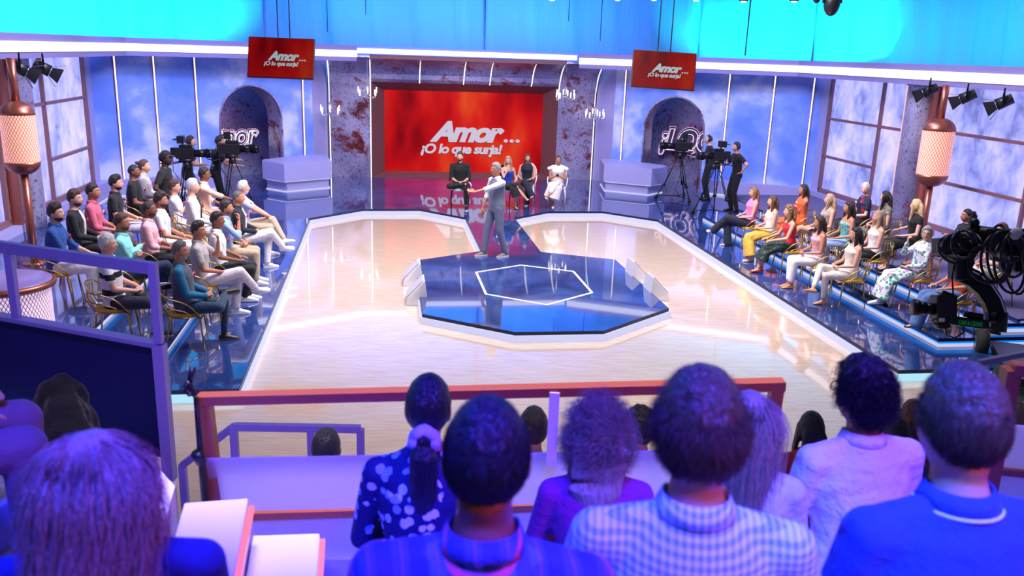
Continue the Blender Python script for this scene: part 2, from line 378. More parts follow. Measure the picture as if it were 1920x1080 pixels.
# tiers
def tier(n, v0, u0, z0, z1, sgn, uend=4.6, outer_v=10.5, m=STAGE):
    e = [(u0, outer_v), (u0, v0), (uend, v0)] ; e = [(a, b*sgn) for a, b in e]
    t = MB(); t.prism([S(a, b, 0)[:2] for a, b in [(u0, v0*sgn), (uend, v0*sgn), (uend, outer_v*sgn), (u0, outer_v*sgn)]], z1-.045, z1)
    struct(t.build('floor_tier', m))
    q = MB(); ins = .05
    q.prism([S(a, b, 0)[:2] for a, b in [(u0-ins, (v0+ins)*sgn), (uend, (v0+ins)*sgn), (uend, outer_v*sgn), (u0-ins, outer_v*sgn)]], z0, z1-.045)
    struct(q.build('trim_%d' % (10+n), LEDBL))
    q = MB(); ins = .04
    q.prism([S(a, b, 0)[:2] for a, b in [(u0-ins, (v0+ins)*sgn), (uend, (v0+ins)*sgn), (uend, (v0+ins+.02)*sgn), (u0-ins-.02, (v0+ins+.02)*sgn), (u0-ins-.02, outer_v*sgn), (u0-ins, outer_v*sgn)]], z0, z0+.045)
    struct(q.build('trim_%d' % (20+n), LEDLV))
    q = MB(); q.prism([S(a, b, 0)[:2] for a, b in [(u0+.006, (v0-.006)*sgn), (uend, (v0-.006)*sgn), (uend, v0*sgn), (u0, v0*sgn), (u0, outer_v*sgn), (u0+.006, outer_v*sgn)]], z1-.048, z1+.001)
    struct(q.build('trim_%d' % (30+n), FASCIA))
tier(1, 5.05, 15.62, ZS, Z2, 1, 6.6); tier(2, 4.95, 16.5, ZS, Z2, -1, 6.6)
tier(3, 5.95, 15.45, Z2, Z3, 1, 6.6); tier(4, 5.88, 16.5, Z2, Z3, -1, 6.6)
cp = MB(); cp.prism([S(a, b, 0)[:2] for a, b in [(15.3, 6.45), (4.6, 6.45), (4.6, 9.0), (15.3, 9.0)]], Z3-.02, Z3+.02); struct(cp.build('floor_carpet', CARPET))
cp = MB(); cp.prism([S(a, b, 0)[:2] for a, b in [(15.36, 6.4), (6.6, 6.4), (6.6, 6.45), (15.36, 6.45)]], Z3-.02, Z3+.03); struct(cp.build('trim_40', FASCIA))

# walls: a wall panel between two plan points
def wallq(name, a, b, z0, z1, m, th=.08):
    A, B = S(*a, 0), S(*b, 0); d = (B-A).normalized(); n = Vector((-d.y, d.x, 0))*th
    q = MB(); q.hull8([A+Vector((0, 0, z0)), B+Vector((0, 0, z0)), B+n+Vector((0, 0, z0)), A+n+Vector((0, 0, z0))], [A+Vector((0, 0, z1)), B+Vector((0, 0, z1)), B+n+Vector((0, 0, z1)), A+n+Vector((0, 0, z1))])
    return struct(q.build(name, m))
WT = 3.72
CI, CC, CN = (.95, 4.3), (4.06, 9.05), (17, 9.05)      # inner corner, side corner, near end (|v|)
DL = math.hypot(CC[0]-CI[0], CC[1]-CI[1]); DU, DV = (CC[0]-CI[0])/DL, (CC[1]-CI[1])/DL
AD = .8; NU, NV = -DV, DU                               # depth direction behind the diagonal wall
def dg(t, d=0): return (CI[0]+DU*t+NU*d, CI[1]+DV*t+NV*d)
T0, T1, TSP, AR = .95, 2.65, 1.88, .85                  # arch opening along the wall, spring height, radius
for sgn, side in ((-1, 'left'), (1, 'right')):
    P = lambda p, z: S(p[0], p[1]*sgn, z)
    # diagonal wall with an arched opening (one sheet with thickness)
    N = 20; arc = [(T0+AR-AR*math.cos(PI*k/N), TSP+(AR*1.02)*math.sin(PI*k/N)) for k in range(N+1)]
    q = MB()
    def quad(a, b, c, d_, dp=.1):
        q.hull8([P(dg(t, 0), z) for t, z in (a, b, c, d_)], [P(dg(t, dp), z) for t, z in (a, b, c, d_)])
    quad((0, ZS), (T0, ZS), (T0, WT), (0, WT)); quad((T1, ZS), (DL, ZS), (DL, WT), (T1, WT))
    for k in range(N):
        quad(arc[k], arc[k+1], (arc[k+1][0], WT), (arc[k][0], WT))
    quad((T0, TSP-.001), (T0+.001, TSP-.001), (T0+.001, TSP), (T0, TSP))
    struct(q.build('wall_'+side, CLOUD))
    # tunnel lining
    q = MB(); prof = [(T0, ZS)]+arc+[(T1, ZS)]
    for k in range(len(prof)-1):
        (t0, z0), (t1, z1) = prof[k], prof[k+1]; mx = (T0+T1)/2
        def o(t, z, e): 
            r = Vector((t-mx, (z-TSP) if z > TSP else 0)); r = r.normalized()*e; return t+r.x, z+r.y
        a0, a1 = o(t0, z0, .04), o(t1, z1, .04)
        q.hull8([P(dg(t0, -.02), z0), P(dg(t1, -.02), z1), P(dg(a1[0], -.02), a1[1]), P(dg(a0[0], -.02), a0[1])], [P(dg(t0, AD), z0), P(dg(t1, AD), z1), P(dg(a1[0], AD), a1[1]), P(dg(a0[0], AD), a0[1])])
    struct(q.build('trim_arch_'+side, RUST))
    # rusted back plate of the niche
    q = MB(); q.hull8([P(dg(-1.4, 1.9), ZS), P(dg(3.7, 1.9), ZS), P(dg(3.7, 1.98), ZS), P(dg(-1.4, 1.98), ZS)], [P(dg(-1.4, 1.9), WT), P(dg(3.7, 1.9), WT), P(dg(3.7, 1.98), WT), P(dg(-1.4, 1.98), WT)])
    struct(q.build('wall_niche_'+side, RUST))
    # return between the diagonal wall and the portal
    q = MB(); q.hull8([P(CI, ZS), P((.18, 3.95), ZS), P((.1, 4.05), ZS), P((.9, 4.4), ZS)], [P(CI, WT), P((.18, 3.95), WT), P((.1, 4.05), WT), P((.9, 4.4), WT)])
    struct(q.build('wall_return_'+side, LAV))
    # cantilevered parapet box with underlight
    top = [(3.12, 4.88), (2.32, 3.74), (.9, 3.98), (1.0, 4.5), (2.2, 5.5), (2.55, 5.5)]
    q = MB(); q.prism([P(p, 0)[:2] for p in top], .42, .88); struct(q.build('trim_parapet_'+side, LAV))
    base = [(2.98, 4.84), (2.28, 3.82), (1.0, 4.02), (1.1, 4.6), (2.2, 5.4), (2.5, 5.4)]
    q = MB(); q.prism([P(p, 0)[:2] for p in base], ZS, .42); struct(q.build('trim_parapet_base_'+side, LAV))
    def polystrip(name, pts, z0, z1, w, m):
        q = MB()
        for i in range(len(pts)-1):
            a, b = P(pts[i], 0), P(pts[i+1], 0); d = (b-a).normalized(); n = Vector((-d.y, d.x, 0))*w*sgn
            q.hull8([a+Vector((0, 0, z0)), b+Vector((0, 0, z0)), b+n+Vector((0, 0, z0)), a+n+Vector((0, 0, z0))], [a+Vector((0, 0, z1)), b+Vector((0, 0, z1)), b+n+Vector((0, 0, z1)), a+n+Vector((0, 0, z1))])
        return struct(q.build(name, m))
    polystrip('trim_glow_top_'+side, [(2.5, 5.42), (3.0, 4.86), (2.29, 3.8), (1.0, 4.0)], .39, .415, .012, LEDLV)
    polystrip('trim_glow_foot_'+side, [(2.5, 5.42), (3.0, 4.86), (2.29, 3.8), (1.0, 4.0)], ZS, .165, .012, LEDLV)
    # low ledge along the diagonal wall and along the side wall
    led = [dg(T1+.15, -.25), dg(DL-.1, -.25), (6.5, 8.75), (16, 8.75)]
    outl = led+[(16, 9.04), (6.5, 9.04), dg(DL, 0), dg(T1+.15, 0)]
    q = MB(); q.prism([P(p, 0)[:2] for p in outl], .2, .56); struct(q.build('trim_ledge_'+side, LAV))
    inl = [dg(T1+.2, -.2), dg(DL-.1, -.2), (6.5, 8.8), (16, 8.8)]
    q = MB()
    for i in range(len(inl)-1): q.hull8([P(inl[i], ZS), P(inl[i+1], ZS), P((inl[i+1][0], inl[i+1][1]+.02), ZS), P((inl[i][0], inl[i][1]+.02), ZS)], [P(inl[i], .2), P(inl[i+1], .2), P((inl[i+1][0], inl[i+1][1]+.02), .2), P((inl[i][0], inl[i][1]+.02), .2)])
    struct(q.build('trim_ledge_glow_'+side, LEDLV))
    # side wall
    q = MB(); q.hull8([P(CC, ZS), P(CN, ZS), P((CN[0], 9.2), ZS), P((CC[0], 9.2), ZS)], [P(CC, WT), P(CN, WT), P((CN[0], 9.2), WT), P((CC[0], 9.2), WT)])
    struct(q.build('wall_side_'+side, LAV))
    # vertical light bars on the diagonal wall
    for k, t in enumerate((.3, 3.25, 4.45, 5.45) if sgn > 0 else (.3, 3.25, 4.25, 5.15)):
        z0 = .88 if k == 0 else .56
        e = empty('light_bar', P(dg(t, -.03), z0), 0, '%s on the %s cloud wall, %s' % ('vertical white light bar', side, ['beside the portal above the parapet', 'nearest the arch', 'middle of three beyond the arch', 'nearest the backlit windows'][k]), 'light', 'vertical light bars on the cloud walls')
        c = P(dg(t, -.03), 0)-P(dg(t, -.03), z0)*0; base_ = P(dg(t, -.03), z0)
        a = MB(); a.box((0, 0, (3.6-z0)/2), (.05, .035, 3.6-z0), 0, Matrix.Rotation(STAGE_ROT+sgn*-math.atan2(DU, DV), 3, 'Z')); a.build('housing', COPPER, e)
        a = MB(); f = P(dg(t, -.055), z0)-base_; a.cyl((f.x, f.y, 0), (f.x, f.y, 3.6-z0), .016, None, 8); a.build('light_tube', LEDTUBE, e)

# portal round the screen: rusted wings with a cove at the top
def cove_prof(r=1.05, zc=2.52, z0=ZS, n=10):
    pr = [(.15, z0), (.15, zc)]
    for k in range(1, n+1):
        a = PI/2*k/n*.95; pr.append((.15+r*(1-math.cos(a)), zc+r*math.sin(a)))
    return pr
pr = cove_prof()
SCR_T = PU(868, 158, .15).z; VL0, VL1, VR0, VR1 = -3.88, -2.72, 2.78, 3.9
def cove_sheet(name, v0, v1, prof, m):
    q = MB()
    for k in range(len(prof)-1):
        (u0, z0), (u1, z1) = prof[k], prof[k+1]; d = Vector((u1-u0, z1-z0)).normalized(); n = (-abs(d.y)*.05, d.x*.05)
        q.hull8([S(u0, v0, z0), S(u0, v1, z0), S(u0+n[0], v1, z0+n[1]), S(u0+n[0], v0, z0+n[1])], [S(u1, v0, z1), S(u1, v1, z1), S(u1+n[0], v1, z1+n[1]), S(u1+n[0], v0, z1+n[1])])
    return struct(q.build(name, m, None, False))
cove_sheet('wall_portal_left', VL0, VL1, pr, RUST); cove_sheet('wall_portal_right', VR0, VR1, pr, RUST)
prm = [(.15, SCR_T)]+[p for p in pr if p[1] > SCR_T+.02]
cove_sheet('wall_portal_centre', VL1, VR0, prm, RUST)
lip = MB(); top = prm[-1]
lip.hull8([S(top[0], VL1, top[1]-.03), S(top[0], VR0, top[1]-.03), S(top[0]+.05, VR0, top[1]-.03), S(top[0]+.05, VL1, top[1]-.03)], [S(top[0], VL1, top[1]+.08), S(top[0], VR0, top[1]+.08), S(top[0]+.05, VR0, top[1]+.08), S(top[0]+.05, VL1, top[1]+.08)])
struct(lip.build('trim_50', BROWN))
def led_curve(name_txt, v, prof):
    e = empty('light_strip', S(prof[0][0]+.03, v, prof[0][1]), 0, name_txt, 'light', 'curved light strips of the portal'); q = MB(); o = e.location
    q.tube([S(u_+.03, v, z_-.0)-o for u_, z_ in prof], .017, 8); q.build('light_tube', LEDTUBE, e)
    q = MB(); q.tube([S(u_+.01, v, z_-.0)-o for u_, z_ in prof], .024, 6); q.build('housing', BLACKM, e)
led_curve('white light strip on the outer left edge of the rusted portal', VL0, pr)
led_curve('white light strip between the left rusted portal panel and the big red screen', VL1, pr)
led_curve('white light strip between the big red screen and the right rusted portal panel', VR0, [p for p in pr if p[1] > 2.3 or p[1] < 3][1:])
led_curve('white light strip on the outer right edge of the rusted portal', VR1, pr)
for v, t in ((-1.32, 'leftmost of the four'), (-.05, 'second of four from the left'), (.72, 'third of four from the left'), (1.95, 'rightmost of the four')):
    led_curve('short curved light strip on the cove above the screen, %s' % t, v, prm)
# screen recess
uS = -.38
a1, a2 = PU(720.5, 168, uS), PU(1018, 176.5, uS); b1, b2 = PU(721.5, 321, uS), PU(1014, 324, uS)
svL = (uv_of(a1)[1]+uv_of(b1)[1])/2; svR = (uv_of(a2)[1]+uv_of(b2)[1])/2; szT = (a1.z+a2.z)/2; szB = (b1.z+b2.z)/2
def fr(name, f4, b4): q = MB(); th = Vector((0, 0, 0)); q.hull8(f4, b4); return struct(q.build(name, BROWN))
o4 = [(.17, VL1, ZS), (.17, VR0, ZS), (.17, VR0, SCR_T), (.17, VL1, SCR_T)]; i4 = [(uS, svL, szB), (uS, svR, szB), (uS, svR, szT), (uS, svL, szT)]
for k, nm in enumerate(('trim_51', 'trim_52', 'trim_53', 'trim_54')):
    j = (k+1) % 4; out = lambda p: S(p[0], p[1]+(-.06 if p[1] < 0 else .06), p[2]+(-.05 if p[2] < 1 else .06))
    fr(nm, [S(*o4[k]), S(*o4[j]), S(*i4[j]), S(*i4[k])], [S(o4[k][0]-.06, o4[k][1], o4[k][2]), S(o4[j][0]-.06, o4[j][1], o4[j][2]), out(i4[j]), out(i4[k])])

def rotm(ex, ez):     # object matrix: x along ex, z up-ish ez, y = into the wall
    ex = ex.normalized(); ey = ez.cross(ex).normalized(); ez = ex.cross(ey).normalized()
    return Matrix((ex, ey, ez)).transposed().to_4x4()
def text_mesh(name, body, m, parent, target_w, target_h=None, off=.02, extr=.01, shear=.3, spacing=.86, bevel=0, outline=0):
    cu = bpy.data.curves.new(name, 'FONT'); cu.body = body; cu.offset = off; cu.extrude = extr; cu.shear = shear; cu.space_character = spacing
    cu.resolution_u = 6
    if outline: cu.fill_mode = 'NONE'; cu.bevel_depth = outline; cu.bevel_resolution = 1; cu.extrude = 0
    t = bpy.data.objects.new(name+'_src', cu); COL.objects.link(t); bpy.context.view_layer.update()
    me = bpy.data.meshes.new_from_object(t); bpy.data.objects.remove(t); me.name = name
    co = np.zeros(len(me.vertices)*3); me.vertices.foreach_get('co', co); co = co.reshape(-1, 3)
    lo, hi = co.min(0), co.max(0); sx = target_w/(hi[0]-lo[0]); sy = (target_h/(hi[1]-lo[1])) if target_h else sx
    co[:, 0] = (co[:, 0]-lo[0])*sx; co[:, 1] = (co[:, 1]-lo[1])*sy
    co = np.stack([co[:, 0], -co[:, 2]*1.0, co[:, 1]], 1)          # stand it up, facing -y
    me.vertices.foreach_set('co', co.ravel()); me.materials.clear(); me.materials.append(m); me.update()
    o = bpy.data.objects.new(name, me); COL.objects.link(o); o.parent = parent; return o
LOGO = mat('pale_screen_lettering', hexc(214, 206, 222), .5, 0, .78, hexc(214, 206, 222)); LOGOT = mat('pale_monitor_lettering', hexc(170, 190, 196), .5, 0, .5, hexc(170, 196, 200))
LOGOS = mat('dark_red_letter_shadow', hexc(150, 20, 24), .5, 0, .5, hexc(150, 16, 20))
def logo(parent, W_, H_, x0, y0, x1, y1, m, yy=-.012, shadow=True):
    """lettering box in fractions of the screen: x0..x1, y0..y1 (from the bottom left)"""
    w_, h_ = (x1-x0)*W_, (y1-y0)*H_
    for mm, dx, dz, dy in (((LOGOS, -.012, -.012, .002),) if shadow else ())+((m, 0, 0, 0),):
        t = text_mesh('lettering', 'Amor', mm, parent, w_*.77, h_*.62, .05, .002, .32, .86); t.location = (x0*W_+w_*.09+dx*W_*.3, yy+dy, y0*H_+h_*.38+dz*H_*.6)
        t = text_mesh('lettering_dots', '...', mm, parent, w_*.17, h_*.10, .04, .002, 0, 1.1); t.location = (x0*W_+w_*.85+dx*W_*.3, yy+dy, y0*H_+h_*.40+dz*H_*.6)
        t = text_mesh('lettering_line', '\u00a1O lo que surja!', mm, parent, w_*.84, h_*.38, .040, .002, .2, .92); t.location = (x0*W_+dx*W_*.3, yy+dy, y0*H_-h_*.04+dz*H_*.6)
scr = empty('led_wall', S(uS, svL, szB), STAGE_ROT, 'big red video wall with the show title framed in brown behind the seated panel', 'screen')
Ws, Hs = svR-svL, szT-szB
q = MB(); q.box((Ws/2, .05, Hs/2), (Ws, .1, Hs)); q.build('display', m_screen('red_video_picture', .55, .85), scr)
logo(scr, Ws, Hs, .225, .21, .845, .64, LOGO)

# fascia header (ring beam with a light band)
hp = [(17, 8.15), (4.35, 8.15), (1.55, 3.05)]
for sgn, side in ((-1, 'left'), (1, 'right')):
    pts = [S(a, b*sgn, 0) for a, b in hp]
    for nm, z0, z1, off, m in (('trim_header_', 3.46, 3.86, .0, LAVD), ('trim_header_light_', 3.565, 3.735, -.03, LIGHTW)):
        q = MB()
        for i in range(2):
            a, b = pts[i], pts[i+1]; d = (b-a).normalized(); n = Vector((-d.y, d.x, 0))*(1 if sgn > 0 else -1)
            n = n if n.dot(S(10, 0, 0)-a) > 0 else -n
            A = a-n*off; B = b-n*off; th = n*-.25 if off == 0 else n*-.06
            ex = d*.1 if i == 0 else Vector((0, 0, 0))
            q.hull8([A+Vector((0, 0, z0)), B+ex*0+Vector((0, 0, z0)), B+th+Vector((0, 0, z0)), A+th+Vector((0, 0, z0))], [A+Vector((0, 0, z1)), B+ex*0+Vector((0, 0, z1)), B+th+Vector((0, 0, z1)), A+th+Vector((0, 0, z1))])
        struct(q.build(nm+side, m))
LAVB = mat('header_paint_with_blue_light', hexc(120, 140, 225), .5)  # header paint again, with blue light put into its colour
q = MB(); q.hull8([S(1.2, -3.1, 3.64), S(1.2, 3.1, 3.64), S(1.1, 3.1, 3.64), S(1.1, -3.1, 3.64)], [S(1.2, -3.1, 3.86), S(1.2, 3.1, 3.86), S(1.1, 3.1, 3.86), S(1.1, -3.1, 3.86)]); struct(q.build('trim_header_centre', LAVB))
q = MB(); q.hull8([S(1.24, -3.05, 3.665), S(1.24, 3.05, 3.665), S(1.19, 3.05, 3.665), S(1.19, -3.05, 3.665)], [S(1.24, -3.05, 3.80), S(1.24, 3.05, 3.80), S(1.19, 3.05, 3.80), S(1.19, -3.05, 3.80)]); struct(q.build('trim_header_light_centre', LIGHTW))

# curtains
def curtain(label, pts, z0=2.6, z1=9.5, seed=0):
    rnd = random.Random(seed); q = MB(); L = 0; prev = None; cols = []
    for i in range(len(pts)-1):
        a, b = S(*pts[i], 0), S(*pts[i+1], 0); n = max(2, int((b-a).length/.12)); d = (b-a).normalized(); nn = Vector((-d.y, d.x, 0))
        for k in range(n+(i == len(pts)-2)):
            p = a+(b-a)*(k/n); cols.append((p, nn, L+(b-a).length*k/n))
        L += (b-a).length
    rows = 14; ph = rnd.random()*6
    for r in range(rows+1):
        z = z0+(z1-z0)*r/rows; 
        for p, nn, l in cols:
            o = .10*math.sin(l*1.9+ph+.25*math.sin(z*1.3))+.06*math.sin(l*4.7+ph*2+z*.3)+.03*math.sin(l*9.3+z*.8)
            q.v.append(tuple(p+nn*o+Vector((0, 0, z))))
    n = len(cols)
    for r in range(rows):
        for c in range(n-1): q.f.append((r*n+c, r*n+c+1, (r+1)*n+c+1, (r+1)*n+c))
    o = q.build('backdrop_curtain', CURT, None, True); s_ = o.modifiers.new('thick', 'SOLIDIFY'); s_.thickness = .01
    tag(o, label, 'curtain', 'studio cyclorama curtains'); return o
curtain('bright cyan curtain on the left side of the studio above the light band', [(17, -13.2), (2.0, -13.2), (-2.8, -8.6), (-2.8, -6.0)], seed=1)
curtain('blue curtain drop behind the title screen, left half', [(-2.9, -6.0), (-2.9, .9)], seed=2)
curtain('blue curtain drop behind the title screen, right half', [(-2.8, .9), (-2.8, 5.4), (-2.6, 8.0)], seed=3)
curtain('cyan curtain between the right monitor and the dark seam', [(-2.7, 8.0), (-1.0, 11.2)], seed=4)
curtain('turquoise curtain right of the dark seam above the right windows', [(-1.1, 11.3), (3.0, 13.2), (17, 13.2)], seed=5)

# backlit frosted windows on the side walls
def window(n, sgn, u0, u1, zb, zt, vert, horiz):
    v = 9.03*sgn; vi = 8.97*sgn
    q = MB(); q.hull8([S(u0, v, zb), S(u1, v, zb), S(u1, vi, zb), S(u0, vi, zb)], [S(u0, v, zt), S(u1, v, zt), S(u1, vi, zt), S(u0, vi, zt)])
    g = struct(q.build('window_%d' % n, FROST))
    f = MB(); va, vb = 8.98*sgn, 8.9*sgn; t = .05
    def bar(a, b, c, d): f.hull8([S(a, va, c), S(b, va, c), S(b, vb, c), S(a, vb, c)], [S(a, va, d), S(b, va, d), S(b, vb, d), S(a, vb, d)])
    bar(u0-t, u1+t, zb-t, zb+t); bar(u0-t, u1+t, zt-t, zt+t); bar(u0-t, u0+t, zb, zt); bar(u1-t, u1+t, zb, zt)
    for x in vert: bar(x-.03, x+.03, zb, zt)
    for a, b, z in horiz: bar(a, b, z-.03, z+.03)
    h = f.build('window_frame', WINF, g)
window(1, -1, 4.95, 8.6, .62, 3.5, (7.4,), ((4.95, 7.4, 1.45), (4.95, 8.6, 2.55)))
window(2, -1, 9.6, 12.0, .62, 3.5, (10.8,), ((9.6, 12.0, 1.9),))
window(3, 1, 4.75, 8.3, .62, 3.5, (7.1,), ((4.75, 7.1, 1.5), (4.75, 8.3, 2.45)))
window(4, 1, 9.25, 14.5, .62, 3.5, (12.0,), ((9.25, 14.5, 1.55), (9.25, 14.5, 2.55)))

# rusted half columns between the windows
for sgn, side, u in ((-1, 'left', 9.05), (1, 'right', 8.75)):
    q = MB(); n = 28; secs = []
    for z in np.linspace(Z3, 3.7, 12):
        secs.append([S(u+.36*math.cos(2*PI*k/n), (8.85+.33*math.sin(2*PI*k/n)*1)*sgn, z) for k in range(n)])
    q.loft(secs); struct(q.build('wall_column_'+side, RUST, None, True))
    for du in (-.42, .42):
        q = MB(); q.hull8([S(u+du-.05, 9*sgn, Z3), S(u+du+.05, 9*sgn, Z3), S(u+du+.05, 8.75*sgn, Z3), S(u+du-.05, 8.75*sgn, Z3)], [S(u+du-.05, 9*sgn, 3.7), S(u+du+.05, 9*sgn, 3.7), S(u+du+.05, 8.75*sgn, 3.7), S(u+du-.05, 8.75*sgn, 3.7)])
        struct(q.build('trim_column_%s' % side, COPPER))

# ------------------------------------------------------------------ people
def V(*a): return Vector(a)
X3 = V(1, 0, 0)
def sstep(x): x = max(0.0, min(1.0, x)); return x*x*(3-2*x)
def head_point(d, fem=False):
    x, y, z = d; rx, ry, rz = (.071, .093, .113) if fem else (.075, .097, .118)
    r = 1/math.sqrt((x/rx)**2+(y/ry)**2+(z/rz)**2); px, py, pz = x*r, y*r, z*r
    if z < 0:
        t = -z; px *= 1-(.30 if fem else .22)*t*t
        if y < 0: py *= 1-.5*t
        else: py += .012*t*y
    if y > 0:
        py += .026*math.exp(-(px/.011)**2-((pz+.016)/.017)**2)+.010*math.exp(-(px/.009)**2-((pz-.008)/.018)**2)
        py += .004*math.exp(-(px/.05)**2-((pz-.032)/.010)**2)
        py -= .007*(math.exp(-((px-.031)/.015)**2-((pz-.013)/.011)**2)+math.exp(-((px+.031)/.015)**2-((pz-.013)/.011)**2))
        py += .006*math.exp(-(px/.02)**2-((pz+.055)/.010)**2)+.007*math.exp(-(px/.02)**2-((pz+.092)/.014)**2)
    return V(px, py, pz)
def dirs(n, m):
    return [[V(math.sin(PI*(j+.01)/(m+.02))*math.cos(2*PI*k/n), math.sin(PI*(j+.01)/(m+.02))*math.sin(2*PI*k/n), -math.cos(PI*(j+.01)/(m+.02))) for k in range(n)] for j in range(m+1)]
HD = dirs(36, 28)
LINES = {'short': [(-.1, -.062), (-.05, -.050), (-.022, -.01), (-.004, .004), (.016, -.006), (.026, .02), (.040, .052), (.06, .066), (.1, .074)],
         'full': [(-.1, -.085), (-.05, -.085), (-.02, -.03), (-.004, .0), (.016, -.012), (.028, .02), (.040, .050), (.06, .066), (.1, .074)],
         'long': [(-.1, -.13), (-.03, -.13), (.0, -.10), (.03, .0), (.05, .055), (.07, .072), (.1, .078)],
         'bald': [(-.1, -.058), (-.05, -.04), (-.02, .0), (.01, .03), (.035, .085), (.06, .1), (.1, .1)]}
def interp(t, x):
    if x <= t[0][0]: return t[0][1]
    for (a, b), (c, d) in zip(t, t[1:]):
        if x <= c: return b+(d-b)*(x-a)/(c-a)
    return t[-1][1]
def hair_shell(q, M, style, th, top=0, noise=.002, fem=False, quiff=0, seed=0, hd=None):
    L = LINES[style]; secs = []
    for ring in (hd or HD):
        row = []
        for d in ring:
            p = head_point(d, fem); 
            if p.y > 0: p.y = min(p.y, .1)
            mask = sstep((p.z-interp(L, p.y))/.016+.5)
            e = th+top*max(0, d.z)**2+quiff*max(0, d.z)*max(0, d.y)*1.6
            e += noise*(math.sin(d.x*23+seed)+math.sin(d.y*19+seed*2+d.x*7)+math.sin(d.z*21+seed*3+d.y*11))
            rim = sstep((p.z-interp(L, p.y))/.04) if style != 'long' else 1.0
            off = e*mask*(.30+.70*rim)-.007*(1-mask)
            row.append(M @ (p+d*off))
        secs.append(row)
    q.loft(secs)
def ik(a, b, l1, l2, pole):
    d = b-a; L = d.length; L = min(L, (l1+l2)*.998); d.normalize(); b = a+d*L
    c = (l1*l1-l2*l2+L*L)/(2*L); h = math.sqrt(max(1e-6, l1*l1-c*c)); pv = pole-d*pole.dot(d); pv.normalize()
    return a+d*c+pv*h, b
def hand(q, wr, d, n, curl=.5, s=1.0, thumb=1):
    """palm + five fingers; d = pointing direction, n = palm normal (towards the palm side), thumb = +-1 side"""
    d = d.normalized(); n = (n-d*n.dot(d)).normalized(); sd = d.cross(n).normalized()*thumb
    for k, o in enumerate((-.027, -.009, .009, .027)):
        q.capsule(wr+d*.012*s+sd*o*.6*s, .013*s, wr+d*.085*s+sd*o*s, .0115*s, 8)
    for k, (o, L) in enumerate(((.030, .072), (.0105, .082), (-.0095, .076), (-.029, .058))):
        p = wr+d*.088*s+sd*o*s; ang = 0; r = .0088*s
        for seg in range(3):
            ang += curl*(.75 if seg else .6)
            nd = d*math.cos(ang)+n*math.sin(ang)+sd*(o*1.5 if seg == 0 else 0); nd.normalize(); p2 = p+nd*L*s*(.42, .32, .26)[seg]
            q.capsule(p, r, p2, r*.92, 7); p = p2; r *= .92
    p = wr+d*.03*s+sd*.026*s; nd = (d*.6+sd*.75+n*.25).normalized(); p2 = p+nd*.042*s; q.capsule(p, .0125*s, p2, .0105*s, 8)
    nd = (d*.9+sd*.25+n*.35*max(.3, curl)).normalized(); q.capsule(p2, .0105*s, p2+nd*.034*s, .0085*s, 8)
def remesh(o, vox, it=2, fac=.5):
    r = o.modifiers.new('remesh', 'REMESH'); r.mode = 'VOXEL'; r.voxel_size = vox; r.use_smooth_shade = True
    if it: sm = o.modifiers.new('smooth', 'SMOOTH'); sm.iterations = it; sm.factor = fac
SKINS = {'fair': (226, 172, 148), 'light': (214, 156, 130), 'tan': (186, 124, 96), 'brown': (140, 88, 66), 'dark': (74, 44, 36)}
def skin(k): 
    m = mat('skin_'+k, hexc(*SKINS[k]), .5); m.node_tree.nodes['Principled BSDF'].inputs['Subsurface Weight'].default_value = .12
    m.node_tree.nodes['Principled BSDF'].inputs['Subsurface Scale'].default_value = .02; return m
HAIRC = {'black': (18, 15, 18), 'dark': (38, 26, 24), 'brown': (78, 50, 36), 'light_brown': (120, 86, 58), 'blond': (206, 172, 126), 'grey': (140, 138, 140), 'silver': (196, 196, 198), 'salt': (84, 80, 82), 'red_brown': (120, 62, 40), 'ash': (158, 130, 106)}
def hairm(k): return m_hair('hair_'+k, hexc(*HAIRC[k]))
def cloth(k, c, r=.8, bump=.5): return mat('cloth_'+k, hexc(*c), r, 0, 0, None, bump, 16, sheen=.1)
EYEW = mat('eye_white', hexc(235, 232, 228), .25); EYED = mat('eye_iris', hexc(50, 34, 26), .2)
LIPN = mat('lips_natural', hexc(170, 96, 88), .5); LIPR = mat('lips_red', hexc(190, 40, 50), .4)
ROSE = mat('red_rose', hexc(176, 14, 26), .6); LEAF = mat('rose_leaf', hexc(30, 90, 40), .6); TAGM = mat('white_name_tag', hexc(240, 236, 238), .5)
SH = {}
def shared(key, fn):
    if key not in SH: SH[key] = fn()
    return SH[key]
def inst(name, me, parent, M):
    o = bpy.data.objects.new(name, me); COL.objects.link(o); o.parent = parent; o.matrix_local = M; return o
def mesh_of(q, name, m, mats=None, fm=None, smooth=True):
    o = q.build(name, m, None, smooth, 0, mats, fm); me = o.data; bpy.data.objects.remove(o); return me
def eye_mesh():
    q = MB(); q.ball((0, 0, 0), (.0120, .008, .0070), 14, 8); n = len(q.f); q.ball((0, .0050, 0), (.0062, .0040, .0060), 10, 6)
    return mesh_of(q, 'eye', EYEW, [EYED], [0]*n+[1]*(len(q.f)-n))
def rose_mesh():
    q = MB(); rnd = random.Random(3)
    for k in range(9):
        a = k*2.4; r = .004+.0028*k; q.ball((math.cos(a)*r, .012-.0006*k, math.sin(a)*r), (.015, .012, .014), 8, 6)
    n = len(q.f); q.ball((.012, .0, -.032), (.010, .004, .022), 8, 5); q.ball((-.01, .0, -.03), (.009, .004, .018), 8, 5); q.cyl((0, 0, 0), (.004, 0, -.075), .003, None, 6)
    return mesh_of(q, 'rose', ROSE, [LEAF], [0]*n+[1]*(len(q.f)-n))
def frame_mat(o, ex, ey, ez):
    M = Matrix((ex, ey, ez)).transposed().to_4x4(); M.translation = o; return M
